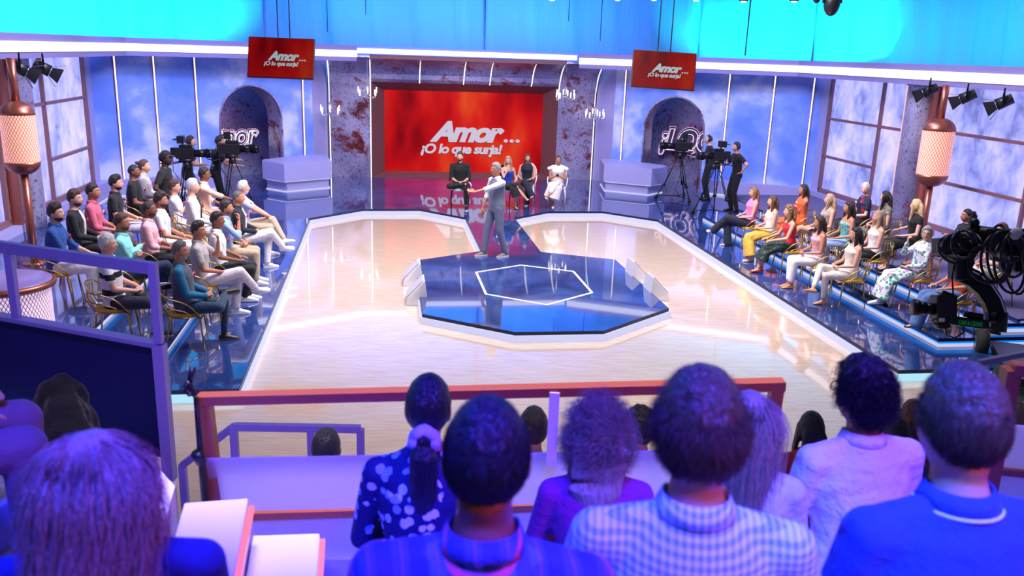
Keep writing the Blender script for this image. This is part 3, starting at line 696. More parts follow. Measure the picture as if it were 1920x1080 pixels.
def shoe_parts(kind, s=1.0):
    """foot pointing +y, ankle at origin, sole at z=-.085"""
    if kind == 'heel':
        up = [((0, -.035, -.035), .022, .022), ((0, -.03, -.06), .026, .022)]
        q = MB(); q.sweep([((0, -.055, -.045), .024, .026), ((0, -.03, -.055), .034, .030), ((0, .03, -.070), .034, .012), ((0, .07, -.070), .038, .018), ((0, .125, -.074), .040, .018), ((0, .162, -.078), .026, .012)], 12); q.tube([(.034*math.cos(t), -.01+.034*math.sin(t), .005) for t in [2*PI*k/12 for k in range(12)]], .006, 6, True)
        q.tube([(0, -.045, -.05), (0, -.05, -.085)], [.012, .007], 8); return q, None
    q = MB(); q.sweep([((0, -.062, -.058), .018, .022), ((0, -.055, -.052), .032, .034), ((0, 0, -.040), .036, .046), ((0, .06, -.052), .038, .034), ((0, .12, -.062), .042, .024), ((0, .165, -.068), .034, .017), ((0, .185, -.070), .016, .010)], 14)
    q.capsule((0, -.008, -.04), .036, (0, -.002, .02 if kind == 'boot' else -.015), .040, 12)
    so = MB(); out = [(-.030, -.066), (.030, -.066), (.038, 0), (.045, .10), (.040, .16), (.018, .192), (-.018, .192), (-.040, .16), (-.045, .10), (-.038, 0)]
    so.prism(out, -.088, -.066); return q, so

LEGS = {   # ankles and knees in the seated frame (right = +x), None = solved; foot pitch
 'flat': dict(ar=(.12, .44, .09), al=(-.12, .44, .09)),
 'wide': dict(ar=(.20, .42, .09), al=(-.20, .42, .09)),
 'close': dict(ar=(.05, .46, .09), al=(-.05, .46, .09)),
 'back': dict(ar=(.07, .34, .10), al=(-.07, .38, .09)),
 'crossR': dict(ar=(-.20, .66, .36), kr=(.0, .50, .63), al=(-.07, .42, .09)),
 'crossL': dict(al=(.20, .66, .36), kl=(.0, .50, .63), ar=(.07, .42, .09)),
 'four': dict(ar=(-.16, .46, .62), kr=(.28, .42, .56), al=(-.14, .42, .09)),
 'ankles': dict(ar=(-.02, .56, .10), al=(.03, .50, .09)),
 'side': dict(ar=(-.16, .40, .09), al=(-.24, .44, .09)),
}
ARMS = {   # wrists, finger directions, palm normals, curl
 'lap': dict(wr=(.10, .27, .66), wl=(-.10, .27, .66), dr=(-1, .35, -.1), dl=(1, .35, -.1), curl=.5),
 'knees': dict(wr=(.13, .36, .66), wl=(-.13, .36, .66), dr=(-.1, 1, -.2), dl=(.1, 1, -.2), curl=.35),
 'thigh': dict(wr=(.14, .26, .65), wl=(-.14, .26, .65), dr=(-.3, 1, -.1), dl=(.3, 1, -.1), curl=.3),
 'crossed': dict(wr=(-.10, .20, .88), wl=(.10, .22, .84), dr=(-1, .1, .1), dl=(1, .1, .1), curl=.4),
 'clasp_knee': dict(wr=(.05, .45, .70), wl=(-.07, .43, .70), dr=(-1, .2, -.2), dl=(1, .3, -.1), curl=.6),
 'chinR': dict(wr=(.08, .22, 1.02), wl=(-.10, .27, .66), dr=(-.2, .05, 1), dl=(1, .35, -.1), curl=1.0, nr=(-.3, -1, 0)),
 'chinL': dict(wl=(-.08, .24, 1.04), wr=(.10, .27, .66), dl=(.2, .05, 1), dr=(-1, .35, -.1), curl=1.0, nl=(.3, -1, 0)),
 'side': dict(wr=(.27, .05, .42), wl=(-.27, .05, .42), dr=(0, .1, -1), dl=(0, .1, -1), curl=.4),
 'back_arm': dict(wr=(.34, .10, .70), wl=(-.12, .30, .66), dr=(.3, .9, -.2), dl=(1, .35, -.1), curl=.4),
 'reach': dict(wr=(.24, .52, .78), wl=(-.10, .27, .66), dr=(.1, 1, -.1), dl=(1, .35, -.1), curl=.4),
}
def person(pos, yaw, sp):
    """pos = floor point under the hips; yaw turns local +y (facing) ; sp = look and pose"""
    g = sp.get; fem = g('fem', False); s = g('s', .94 if fem else 1.0); stand = g('stand', False); vox = g('vox', .0105)
    zh = .93 if stand else .53; th = math.radians(g('lean', 4)); U = V(0, math.sin(th), math.cos(th)); Fw = V(0, math.cos(th), -math.sin(th))
    fat = g('fat', 1.0)
    P = V(0, 0, zh); nb = P+U*(.53 if not fem else .51); sw = (.168 if fem else .190)*g('sh', 1)
    hc = nb+U*.085+V(0, .024, .068)
    hy, hpch, hr = math.radians(g('hyaw', 0)), math.radians(g('hp', 0)), math.radians(g('hroll', 0))
    HM = Matrix.Translation(hc) @ Euler((-hpch, hr, hy), 'XYZ').to_matrix().to_4x4()
    shR, shL = nb+V(sw, 0, 0)-U*.068, nb+V(-sw, 0, 0)-U*.068
    hipR, hipL = P+V(.09, .02, -.01), P+V(-.09, .02, -.01)
    if stand:
        lg = dict(ar=(.12, .02, .09), al=(-.12, -.02, .09)); lg.update(g('legs') if isinstance(g('legs'), dict) else {})
    else: lg = dict(LEGS[g('legs', 'flat')])
    pole = V(0, 1, .35) if not stand else V(0, 1, 0)
    def leg(hip, ank, knee):
        ank = V(*ank)
        if knee is not None: knee = V(*knee); return knee, knee+(ank-knee).normalized()*.42
        return ik(hip, ank, .43, .42, pole+V(hip.x*.8, 0, 0))
    kR, aR = leg(hipR, lg['ar'], lg.get('kr')); kL, aL = leg(hipL, lg['al'], lg.get('kl'))
    ap = g('arms', 'lap'); ar = dict(ARMS['lap']); 
    if stand: ar = dict(wr=(.26, .10, .86), wl=(-.26, .10, .86), dr=(0, .25, -1), dl=(0, .25, -1), curl=.4)
    ar.update(ARMS[ap] if isinstance(ap, str) else ap)
    adj = V(0, math.sin(th)*.2, 0)
    eR, wR = ik(shR, V(*ar['wr'])+adj, .28, .25, V(*ar.get('pr', (.6, -.5, -.8)))); eL, wL = ik(shL, V(*ar['wl'])+adj, .28, .25, V(*ar.get('pl', (-.6, -.5, -.8))))
    # ---- body: one surface
    q = MB(); bust = .018 if fem else 0
    tor = [(P-U*.09, .10*fat, .08*fat), (P-U*.03, .155*fat, .105*fat), (P+U*.06, .158*fat, .108*fat), (P+U*.17, (.118 if fem else .138)*fat, .092*fat), (P+U*.28+Fw*.005, .138*fat, .102*fat), (P+U*.38+Fw*bust*.6, .160*fat, .108+bust*.5), (P+U*.46, .158, .088), (nb-U*.02, .11, .068), (nb+U*.015, .062, .058), (nb+U*.06+V(0, .006, 0), .052 if not fem else .045, .055 if not fem else .048), (hc-V(0, .03, .05), .05 if not fem else .044, .055)]
    q.sweep(tor, 20)
    for a, b in ((shR, eR), (shL, eL)):
        q.capsule(nb-U*.06+(a-nb)*.45, .055, a, .054 if not fem else .044); q.capsule(nb+(a-nb)*.15-U*.005, .042, a+U*.008, .040); q.capsule(a, .052 if not fem else .043, b, .038 if not fem else .032)
    for a, b in ((eR, wR), (eL, wL)): q.capsule(a, .039 if not fem else .032, b, .025 if not fem else .021)
    for a, b, c in ((hipR, kR, aR), (hipL, kL, aL)):
        q.capsule(a, .088 if not fem else .085, b, .055); q.capsule(b, .054, b+(c-b)*.35-V(0, .012, 0), .052); q.capsule(b+(c-b)*.35-V(0, .012, 0), .052, c, .034)
    hs = 1.0 if not fem else .9
    hand(q, wR, V(*ar['dr']), V(*ar.get('nr', (0, .2, -1))), ar.get('curlr', ar['curl']), hs, 1 if V(*ar['dr']).cross(V(*ar.get('nr', (0, .2, -1)))).x < 0 else 1)
    hand(q, wL, V(*ar['dl']), V(*ar.get('nl', (0, .2, -1))), ar.get('curll', ar['curl']), hs, -1)
    q.loft([[HM @ head_point(d, fem) for d in ring] for ring in HD])
    for sx in (-1, 1):
        q.loft([[HM @ (V(sx*.073 if not fem else sx*.069, -.008, -.004)+V(d.x*.011, d.y*.019+d.z*.004, d.z*.031)) for d in ring[::3]] for ring in HD[::3]])
    def footdir(k, a, flat=True):
        f = V(g('toe', 0)*0, 1, 0)
        if a.z < .13: f = V((a.x)*.5, 1, 0)
        else:
            sh = (a-k).normalized(); f = (V(0, 1, -.1)-sh*V(0, 1, -.1).dot(sh)).normalized(); f = (f+sh*.25).normalized()
        return f.normalized()
    shoek = g('shoe', 'sneaker'); feet = []
    for k, a in ((kR, aR), (kL, aL)):
        f = footdir(k, a)
        if a.z < .13: up = V(0, 0, 1)
        else: up = -(a-k).normalized(); up = (up-f*up.dot(f)).normalized()
        ex = f.cross(up).normalized(); feet.append(frame_mat(a, ex, f, up))
        M = feet[-1]
        q.sweep([(M @ V(*p), rx, ry) for p, rx, ry in (((0, -.045, -.05), .026, .026), ((0, 0, -.035), .03, .036), ((0, .07, -.058), .033, .022), ((0, .125, -.068), .036, .014), ((0, .15, -.072), .024, .009))], 12, ex)
    rootM = Matrix.Translation(Vector(pos)) @ Matrix.Rotation(yaw, 4, 'Z') @ Matrix.Scale(s, 4)
    body = q.build('person', skin(g('skin', 'light')), None, True); remesh(body, vox, 1, .4)
    body.matrix_world = rootM; tag(body, g('label'), 'person', g('group'))
    def child(qq, name, m, vx=None, it=3):
        o = qq.build(name, m, body, True)
        if vx: remesh(o, vx, it)
        return o
    # ---- face
    if g('face', True):
        er = shared('eye', eye_mesh)
        fy = .083 if not fem else .080
        for sx in (-1, 1): inst('eye', er, body, HM @ Matrix.Translation((sx*.031, fy-.006, .012)))
        if not g('nobrow'):
            bmh = hairm(g('brow', g('hc', 'dark')))
            me = shared('brow_'+bmh.name, lambda: mesh_of((lambda b: b.sweep([((-.016, -.001, .001), .0035, .003), ((-.006, .001, .003), .0045, .003), ((.008, .001, .003), .004, .003), ((.019, -.003, -.003), .002, .002)], 8, V(0, 0, 1)))(MB()), 'eyebrow', bmh))
            for sx in (-1, 1): inst('eyebrow', me, body, HM @ Matrix.Translation((sx*.031, fy+.002, .034)) @ Matrix.Rotation(-sx*.36, 4, 'Z') @ Matrix.Scale(sx, 4, (1, 0, 0)))
        lm = LIPR if g('lips') else LIPN
        me = shared('mouth_'+lm.name, lambda: mesh_of(MB().ball((0, 0, 0), (.022, .006, .0075), 14, 6), 'mouth', lm))
        inst('mouth', me, body, HM @ Matrix.Translation((0, (.094 if not fem else .089), -.053)))
    # ---- hair
    hs_ = g('hair', 'short'); hm = hairm(g('hc', 'dark')); sd = g('seed', random.random()*9)
    if hs_ != 'none':
        h = MB()
        if hs_ == 'buzz': hair_shell(h, HM, 'short', .005, .002, .0004, fem, 0, sd)
        elif hs_ == 'short': hair_shell(h, HM, 'short', .011, .012, .0014, fem, g('quiff', .008), sd)
        elif hs_ == 'quiff': hair_shell(h, HM, 'short', .011, .024, .0024, fem, .018, sd)
        elif hs_ == 'messy': hair_shell(h, HM, 'full', .017, .020, .0042, fem, .01, sd)
        elif hs_ == 'bald': hair_shell(h, HM, 'bald', .007, .002, .001, fem, 0, sd)
        elif hs_ == 'swept': hair_shell(h, HM, 'full', .013, .012, .0016, fem, .004, sd)
        elif hs_ in ('bun', 'pony', 'clip'):
            hair_shell(h, HM, 'full', .009, .006, .0008, fem, 0, sd)
            bz = g('bz', .04); h.capsule(HM @ V(0, -.09, bz), .03, HM @ V(0, -.118, bz), .034)
            if hs_ == 'pony': 
                L = g('hl', .3); h.sweep([(HM @ V(0, -.11, bz), .028, .028), (HM @ V(0, -.145, bz-.05), .046*g('pw', 1), .034), (HM @ V(0, -.14, bz-L*.5), .048*g('pw', 1), .034), (HM @ V(0, -.125, bz-L), .012, .012)], 14)
        elif hs_ in ('long', 'bob', 'wavy', 'curly'):
            tk = {'long': .012, 'bob': .018, 'wavy': .018, 'curly': .026}[hs_]; nz = {'long': .0008, 'bob': .001, 'wavy': .003, 'curly': .0065}[hs_]
            hair_shell(h, HM, 'long', tk, .006, nz, fem, .004, sd)
            L = g('hl', {'long': .36, 'bob': .16, 'wavy': .32, 'curly': .26}[hs_]); w_ = {'long': .080, 'bob': .088, 'wavy': .095, 'curly': .108}[hs_]*g('hw', 1)
            wob = {'long': .004, 'bob': .002, 'wavy': .012, 'curly': .016}[hs_]
            path = [(HM @ V(0, -.055, .03), w_*.8, .05)]
            for k in range(1, 9):
                t = k/8; path.append((HM @ V(math.sin(k*2.1)*wob, -.072-.028*math.sin(t*2.2), .03-t*(L+.03)), (w_+wob*math.sin(k*2.7))*(1-.35*t*t*t), (.045-.015*t+wob*.5*math.cos(k*2.3))))
            h.sweep(path, 20)
            for sx in (-1, 1):
                if g('front', True):
                    h.sweep([(HM @ V(sx*.072, .012, .03), .018, .04), (HM @ V(sx*.080, .012, -.05), .018, .036), (HM @ V(sx*(.083+wob*.5), .018, -.12), .018, .034), (HM @ V(sx*.085, .03, -.10-L*.4), .018, .028), (HM @ V(sx*(.078-wob), .045, -.08-L*.75), .010, .014)], 12)
        ho = child(h, 'hair', hm, g('hvox', .009), 1)
    if g('beard'):
        b = MB(); secs = []
        for ring in HD:
            row = []
            for d in ring:
                p = head_point(d, fem); m_ = max(sstep((-.048-p.z)/.02+.5)*sstep((p.y-.0)/.02+.5), sstep((.0-p.z)/.02+.5)*sstep((.014-abs(p.y-.008))/.008)*.5)
                mo = math.exp(-(p.x/.016)**2-((p.z+.054)/.010)**2)
                row.append(HM @ (p+d*((g('beard')*.0018+.0006)*m_-.006*(1-m_)-.008*mo)))
            secs.append(row)
        b.loft(secs); child(b, 'beard', hairm(g('bc', g('hc', 'dark'))))
    if g('glasses'):
        gl = MB()
        for sx in (-1, 1):
            gl.tube([HM @ V(sx*.032+.022*math.cos(t), .098, .010+.017*math.sin(t)) for t in [2*PI*k/14 for k in range(14)]], .0022, 6, True)
            gl.tube([HM @ V(sx*.054, .096, .016), HM @ V(sx*.078, .05, .014), HM @ V(sx*.080, -.005, .010)], .002, 6)
        gl.tube([HM @ V(-.011, .1, .012), HM @ V(.011, .1, .012)], .002, 6); child(gl, 'glasses', BLACK)
    if g('headset'):
        gl = MB(); gl.tube([HM @ V(.088*math.cos(t), -.005, .0+.135*math.sin(t)) for t in [PI*k/12 for k in range(13)]], .008, 8)
        for sx in (-1, 1): gl.ball(HM @ V(sx*.09, -.005, -.005), (.02, .034, .04), 12, 8)
        gl.tube([HM @ V(-.09, .0, -.02), HM @ V(-.085, .06, -.05), HM @ V(-.03, .12, -.06)], .004, 6); child(gl, 'headset', BLACK)
    if g('cap'):
        cp = MB(); hair_shell(cp, HM, 'short', .019, .01, 0, fem, 0, 0); cp.loft([[HM @ V(x, .075+yy, .052+zz) for x, yy, zz in [(-.065, 0, t), (-.05, .05, t-.006), (0, .078, t-.008), (.05, .05, t-.006), (.065, 0, t)]] for t in (0, .008)]); child(cp, 'cap', cloth('black', (16, 16, 20)))
    # ---- clothes
    off = g('off', .012)
    tm, bm_ = g('topm'), g('botm'); sl = g('sleeve', 'short'); 
    if tm is not None:
        c = MB(); lo = g('toplow', -.06); tk = g('topcut', 'crew')
        prof = [(lo-.02, .150*fat, .105*fat), (lo+.04, .165*fat, .118*fat), (.10, .155*fat, .112*fat), (.17, (.128 if fem else .146)*fat, .100*fat), (.28, .150*fat, .112*fat), (.38, .170*fat, .116+bust*.6), (.46, .164, .094)]
        if tk == 'crew': prof += [(.505, .115, .074), (.535, .070, .064)]
        elif tk == 'tank': prof = prof[:-1]+[(.44, .150, .094), (.475, .12, .075)]
        elif tk == 'strapless': prof = prof[:-1]+[(.41, .160, .108)]
        path = [(P+U*a+(Fw*(.006+bust*.6) if .3 < a < .42 else Fw*0), rx+off*.4, ry+off*.4) for a, rx, ry in prof]
        c.sweep(path, 22)
        def slv(a, b, w):
            if sl == 'none': return
            r0, r1, r2 = (.060, .050, .040) if not fem else (.051, .042, .034)
            c.capsule(nb-U*.07+(a-nb)*.4, r0*.98, a, r0); c.capsule(nb+(a-nb)*.18-U*.012, .048, a+U*.012, .046)
            if sl == 'cap': c.capsule(a, r0, a+(b-a)*.25, r0*.98); return
            if sl == 'short': c.capsule(a, r0, a+(b-a)*.62, r1*1.12); return
            c.capsule(a, r0, b, r1)
            if sl == 'rolled': c.capsule(b, r1, b+(w-b)*.25, r1*1.02); return
            c.capsule(b, r1, w-(w-b)*.06, r2)
        slv(shR, eR, wR); slv(shL, eL, wL)
        child(c, g('topname', 'shirt'), tm, g('cvox', .0115))
        if tk == 'tank' and g('straps', True):
            for sx in (-1, 1): st_ = MB(); st_.tube([P+U*.42+V(sx*.075, .098, 0), P+U*.50+V(sx*.085, .055, 0), nb+V(sx*.085, .0, .012), P+U*.49+V(sx*.08, -.06, 0), P+U*.42+V(sx*.07, -.085, 0)], .012, 8); child(st_, 'strap', tm)
        if g('collar'):
            cm = g('collar') if not isinstance(g('collar'), bool) else tm
            cc = MB(); n = 24; rows = []
            for (dz, r) in ((-.006, .070), (.026, .064), (.030, .068), (-.010, .086)):
                row = []
                for k in range(n+1):
                    f_ = k/n; a = PI/2+.30+(2*PI-.60)*f_; fr = max(0, math.sin(a))**3
                    row.append(nb+U*(dz+.010-.030*fr)+V(math.cos(a)*r, math.sin(a)*r*.95+.010*fr, 0))
                rows.append(row)
            secs = rows; cc.v = [tuple(p) for row in rows for p in row]
            for k in range(3):
                for i in range(n): cc.f.append((k*(n+1)+i, k*(n+1)+i+1, (k+1)*(n+1)+i+1, (k+1)*(n+1)+i))
            co = child(cc, 'collar', cm); so_ = co.modifiers.new('thick', 'SOLIDIFY'); so_.thickness = .004
            if g('tipping'):
                tp = MB(); tp.tube([p+V(0, 0, -.002) for p in secs[3]], .0042, 6); child(tp, 'collar_tipping', g('tipping'))
    if g('inner') is not None:      # shirt front showing in an open jacket / vest neckline
        c = MB(); f = lambda a, y: P+U*a+Fw*y
        c.sweep([(f(.14, .095), .012, .03), (f(.26, .105), .028, .032), (f(.38, .105), .045, .034), (f(.46, .078), .055, .03), (f(.52, .05), .045, .03)], 14); child(c, 'shirt_front', g('inner'), .009, 2)
    if g('vest') is not None:
        c = MB(); c.sweep([(P+U*a, rx+.026, ry+.026) for a, rx, ry in [(-.08, .158, .112), (.06, .160, .116), (.17, .142, .102), (.28, .150, .108), (.38, .160, .108), (.45, .150, .092), (.49, .112, .070), (.515, .080, .058)]], 22); child(c, 'waistcoat', g('vest'), .0115)
    if g('apart'):
        for nm, fn in g('apart'): fn(child, nm, dict(P=P, U=U, Fw=Fw, nb=nb, hc=hc, HM=HM, shR=shR, shL=shL, wR=wR, wL=wL, eR=eR, eL=eL, body=body))
    if g('rose'):
        M = Matrix.Translation(P+U*.37+Fw*(.135*max(1, fat))+V(g('rx', -.085), 0, 0)); inst('rose', shared('rose', rose_mesh), body, M)
    if g('tagx') is not None:
        me = shared('tag', lambda: mesh_of(MB().box((0, 0, 0), (.07, .004, .04)), 'name_tag', TAGM, smooth=False)); inst('name_tag', me, body, Matrix.Translation(P+U*.39+Fw*(.142*max(1, fat))+V(g('tagx'), 0, 0)) @ Matrix.Rotation(-.2, 4, 'X'))
    bk = g('bot', 'trousers')
    if bm_ is not None:
        c = MB(); c.sweep([(P-U*.105, .10*fat, .09*fat), (P-U*.05, .160*fat, .118*fat), (P+U*.04, .165*fat, .120*fat), (P+U*.10, .152*fat, .110*fat)], 20)
        if bk in ('trousers', 'shorts', 'wide', 'cropped', 'slim'):
            fl = {'trousers': (.100, .072, .056), 'cropped': (.100, .070, .056), 'slim': (.095, .064, .044), 'shorts': (.104, .085, .07), 'wide': (.102, .082, .088)}[bk]
            for a, b, e in ((hipR, kR, aR), (hipL, kL, aL)):
                c.capsule(a, fl[0], b, fl[1])
                if bk != 'shorts':
                    end = {'trousers': .98, 'cropped': .84, 'slim': .88, 'wide': 1.06}[bk]; c.capsule(b, fl[1], b+(e-b)*end, fl[2])
        else:   # skirts
            kz = (kR+kL)/2; az = (aR+aL)/2; w_ = g('skw', .17); hi = max(kR.z, kL.z)
            if bk == 'mini': pth = [(P, .17, .12), (V(0, .14, zh+.01), .175, .10), (V(0, .30, zh+.03), .16, .085)]
            else:
                pth = [(P, .17, .12), (V(0, .18, zh+.01), .185, .105), (V(kz.x, kz.y-.06, hi-.035), w_+.01, .095), (V(kz.x, kz.y+.03, hi-.10), w_+.01, .095)]
                dn = az-kz; L = g('skl', .75)
                for t in (.35, .7, 1.0): pth.append((kz+V(0, .02, -.03)+dn*t*L, w_*(1+.15*t), .10+.02*t))
            c.sweep(pth, 22)
            for a, b in ((hipR, kR), (hipL, kL)): c.capsule(a, .100, b-(b-a)*(0 if bk != 'mini' else .35), .078 if bk != 'mini' else .07)
            if bk != 'mini' and L > .6:
                for a, b in ((kR, aR), (kL, aL)): c.capsule(a, .078, a+(b-a)*L*.8, .07)
        child(c, {'trousers': 'trousers', 'cropped': 'trousers', 'slim': 'trousers', 'wide': 'trousers', 'shorts': 'shorts', 'mini': 'skirt', 'skirt': 'skirt'}[bk], bm_, g('cvox', .0115))
    # ---- shoes
    sm = g('shoem', None) or WHITE
    if g('shoes', True):
        def mk():
            u_, so = shoe_parts(shoek); return mesh_of(u_, 'shoe', sm), (mesh_of(so, 'sole', g('sole') or WHITE, smooth=False) if so else None)
        me, so = shared('shoe_%s_%s_%s' % (shoek, sm.name, (g('sole') or WHITE).name), mk)
        for M in feet:
            o = inst('shoe', me, body, M)
            if so: inst('sole', so, o, Matrix.Identity(4))
    return body, HM, dict(P=P, U=U, nb=nb, hc=hc, wR=wR, wL=wL, s=s)
def head_local(sp):
    s = sp.get('s', .94 if sp.get('fem') else 1.0); th = math.radians(sp.get('lean', 4)); zh = .93 if sp.get('stand') else .53
    n = (.51 if sp.get('fem') else .53)+.085
    return V(0, math.sin(th)*n+.024, zh+math.cos(th)*n+.068)*s
def place(px, floor, yaw, sp):
    """put a person so that the head is seen at a pixel, on the given floor height; returns body, hips point"""
    hl = head_local(sp); hw = at(px[0], px[1], floor+hl.z); R = Matrix.Rotation(yaw, 3, 'Z'); o = hw-R @ V(hl.x, hl.y, 0); o.z = floor
    b = person(o, yaw, sp); return b, o

# ------------------------------------------------------------------ seats
def wire_chair():
    e = empty('gold_chair', (0, 0, 0))
    q = MB(); q.lathe([(.001, .42), (.19, .42), (.215, .43), (.22, .445), (.20, .462), (.001, .468)], (0, -.01, 0), 24, Matrix(((1, 0, 0), (0, .98, 0), (0, 0, 1)))); q.build('seat', GOLDPAD, e, True)
    q = MB(); q.tube([(.225*math.cos(t), -.01+.22*math.sin(t), .425) for t in [2*PI*k/24 for k in range(24)]], .009, 8, True); q.build('seat_frame', GOLD, e, True)
    for sx in (-1, 1):
        q = MB(); q.tube([(sx*.19, .14, .43), (sx*.21, .18, .40), (sx*.235, .215, .0)], [.012, .016, .008], 8); q.build('leg', GOLD, e, True)
        q = MB(); q.tube([(sx*.18, -.15, .43), (sx*.19, -.18, .40), (sx*.215, -.235, .0)], [.012, .016, .008], 8); q.build('leg', GOLD, e, True)
    def curve(ctrl, n=40):
        out = []; P_ = [ctrl[0]]+ctrl+[ctrl[-1]]
        for i in range(1, len(P_)-2):
            p0, p1, p2, p3 = (Vector(P_[i+j]) for j in (-1, 0, 1, 2))
            for k in range(6):
                t = k/6; out.append(.5*((2*p1)+(-p0+p2)*t+(2*p0-5*p1+4*p2-p3)*t*t+(-p0+3*p1-3*p2+p3)*t*t*t))
        out.append(Vector(ctrl[-1])); return out
    half = [(.21, .19, .43), (.235, .14, .50), (.25, .04, .60), (.26, -.08, .655), (.24, -.20, .69), (.15, -.27, .75), (0, -.295, .775)]
    full = half+[(-x, y, z) for x, y, z in half[-2::-1]]
    q = MB(); q.tube(curve(full), .0095, 8); q.build('arm_rail', GOLD, e, True)
    half = [(.215, .12, .43), (.235, .02, .50), (.24, -.10, .54), (.22, -.21, .57), (.14, -.27, .60), (0, -.29, .61)]
    q = MB(); q.tube(curve(half+[(-x, y, z) for x, y, z in half[-2::-1]]), .007, 8); q.build('back_rail', GOLD, e, True)
    q = MB()
    for x in (-.16, -.08, 0, .08, .16):
        y = -.29+abs(x)**2*.9; q.tube([(x*.9, -.215+abs(x)*.12, .43), (x*1.0, y, .56), (x*.9, y+.005, .765-abs(x)*.25)], .006, 6)
    q.build('back_spindles', GOLD, e, True)
    return e
_chair = [None]
def chair_at(o, yaw, label, s=1.0, dy=-.0):
    if _chair[0] is None: c = _chair[0] = wire_chair(); c['category'] = 'chair'; c['group'] = 'gold wire chairs of the contestants'
    else: c = copy_tree(_chair[0])
    p = Vector(o)+Matrix.Rotation(yaw, 3, 'Z') @ V(0, dy, 0); c.location = p; c.rotation_euler = (0, 0, yaw); c.scale = (s, s, s); c['label'] = label; return c
def ghost_chair(m, seatm, name, label, loc, yaw):
    e = empty(name, loc, yaw, label, 'chair')
    q = MB(); q.lathe([(.001, .40), (.215, .40), (.24, .42), (.24, .44), (.22, .455), (.001, .46)], (0, 0, 0), 24); q.build('seat', seatm, e, True)
    for sx in (-1, 1):
        q = MB(); q.tube([(sx*.19, .17, .42), (sx*.215, .20, .25), (sx*.20, .21, 0)], [.022, .018, .011], 8); q.build('leg', m, e, True)
        q = MB(); q.tube([(sx*.18, -.18, .42), (sx*.19, -.20, .25), (sx*.20, -.27, 0)], [.022, .018, .011], 8); q.build('leg', m, e, True)
        q = MB(); q.tube([(sx*.22, .10, .44), (sx*.245, .08, .58), (sx*.25, .0, .66), (sx*.245, -.15, .67), (sx*.19, -.23, .68)], .014, 8); q.build('armrest', m, e, True)
    q = MB(); q.tube([(.21*math.cos(t), -.24-.05*math.sin(t), .74+.235*math.sin(t)) for t in [2*PI*k/24 for k in range(24)]], .016, 8, True)
    q.loft([[V(.20*math.cos(t)*r, -.24-.05*math.sin(t)*r-d, .74+.225*math.sin(t)*r) for t in [2*PI*k/24 for k in range(24)]] for r, d in ((.02, .0), (1, .0), (1, .008), (.02, .008))])
    q.tube([(.12, -.2, .44), (.12, -.205, .55)], .012, 6); q.tube([(-.12, -.2, .44), (-.12, -.205, .55)], .012, 6)
    q.build('backrest', m, e, True); return e

# ------------------------------------------------------------------ television cameras on tripods
def tv_camera(loc, yaw, label, h=1.5, col=0, pan=0, tx=0):
    e = empty('television_camera', loc, yaw, label, 'camera', 'studio cameras on wheeled tripods')
    q = MB(); q.box((0, -.02, h), (.17, .42, .26)); q.box((0, -.28, h+.02), (.15, .14, .22)); q.box((0, .0, h+.17), (.10, .30, .07)); q.build('camera_body', BLACK, e, False, .012)
    q = MB(); q.cyl((0, .18, h), (0, .46, h), .085, .10, 20); q.cyl((0, .46, h), (0, .50, h), .115, .12, 20); q.box((0, .56, h), (.25, .14, .19)); q.build('zoom_lens', BLACKM, e, True)
    q = MB(); q.box((0, -.10, h+.33), (.24, .16, .17)); q.box((0, -.22, h+.33), (.26, .12, .02), 0); q.tube([(0, -.05, h+.18), (0, -.08, h+.27)], .02, 8); q.build('viewfinder', BLACK, e, False, .008)
    q = MB(); q.box((0, -.02, h-.17), (.16, .30, .07)); q.cyl((0, 0, h-.36), (0, 0, h-.2), .09, .075, 16); q.build('pan_head', BLACK, e, True)
    for sx in (-1, 1):
        q = MB(); q.tube([(sx*.09, -.06, h-.2), (sx*.20, -.42, h-.26), (sx*.22, -.58, h-.22)], .012, 8); q.build('pan_bar', BLACKM, e, True)
    for k in range(3):
        a = PI/2+2*PI*k/3; d = V(math.cos(a), math.sin(a), 0); t = V(-d.y, d.x, 0)*.035; z0 = h-.34
        q = MB(); q.tube([d*.07+t+V(0, 0, z0), d*.42+t*.9+V(0, 0, .45)], .013, 8); q.tube([d*.07-t+V(0, 0, z0), d*.42-t*.9+V(0, 0, .45)], .013, 8)
        q.tube([d*.38+V(0, 0, .55), d*.60+V(0, 0, .13)], .016, 8); q.box(d*.42+V(0, 0, .46), (.09, .09, .06), a); q.build('tripod_leg', BLACKM, e, True)
        q = MB(); q.tube([V(0, 0, .12), d*.62+V(0, 0, .12)], .016, 8); q.build('dolly_arm', BLACK, e, True)
        q = MB(); q.cyl(d*.64+t*.6+V(0, 0, .062), d*.64-t*.6+V(0, 0, .062), .06, None, 16); q.box(d*.63+V(0, 0, .12), (.05, .05, .05), a); q.build('wheel', BLACK, e, True)
    q = MB(); q.tube([(.05, -.3, h-.05), (.16, -.3, h-.4), (.05, -.1, h-.8), (.12, .05, .3), (.3, -.2, .03)], .009, 6); q.build('cable', BLACK, e, True)
    e.scale = (.86, .86, .86)
    if col:
        q = MB(); q.box((.19, -.48, h-.38), (.24, .03, .16)); q.build('prompter_screen', mat('small_monitor_glass', (.02, .03, .08), .15, 0, .3, (.1, .15, .5)), e)
    return e

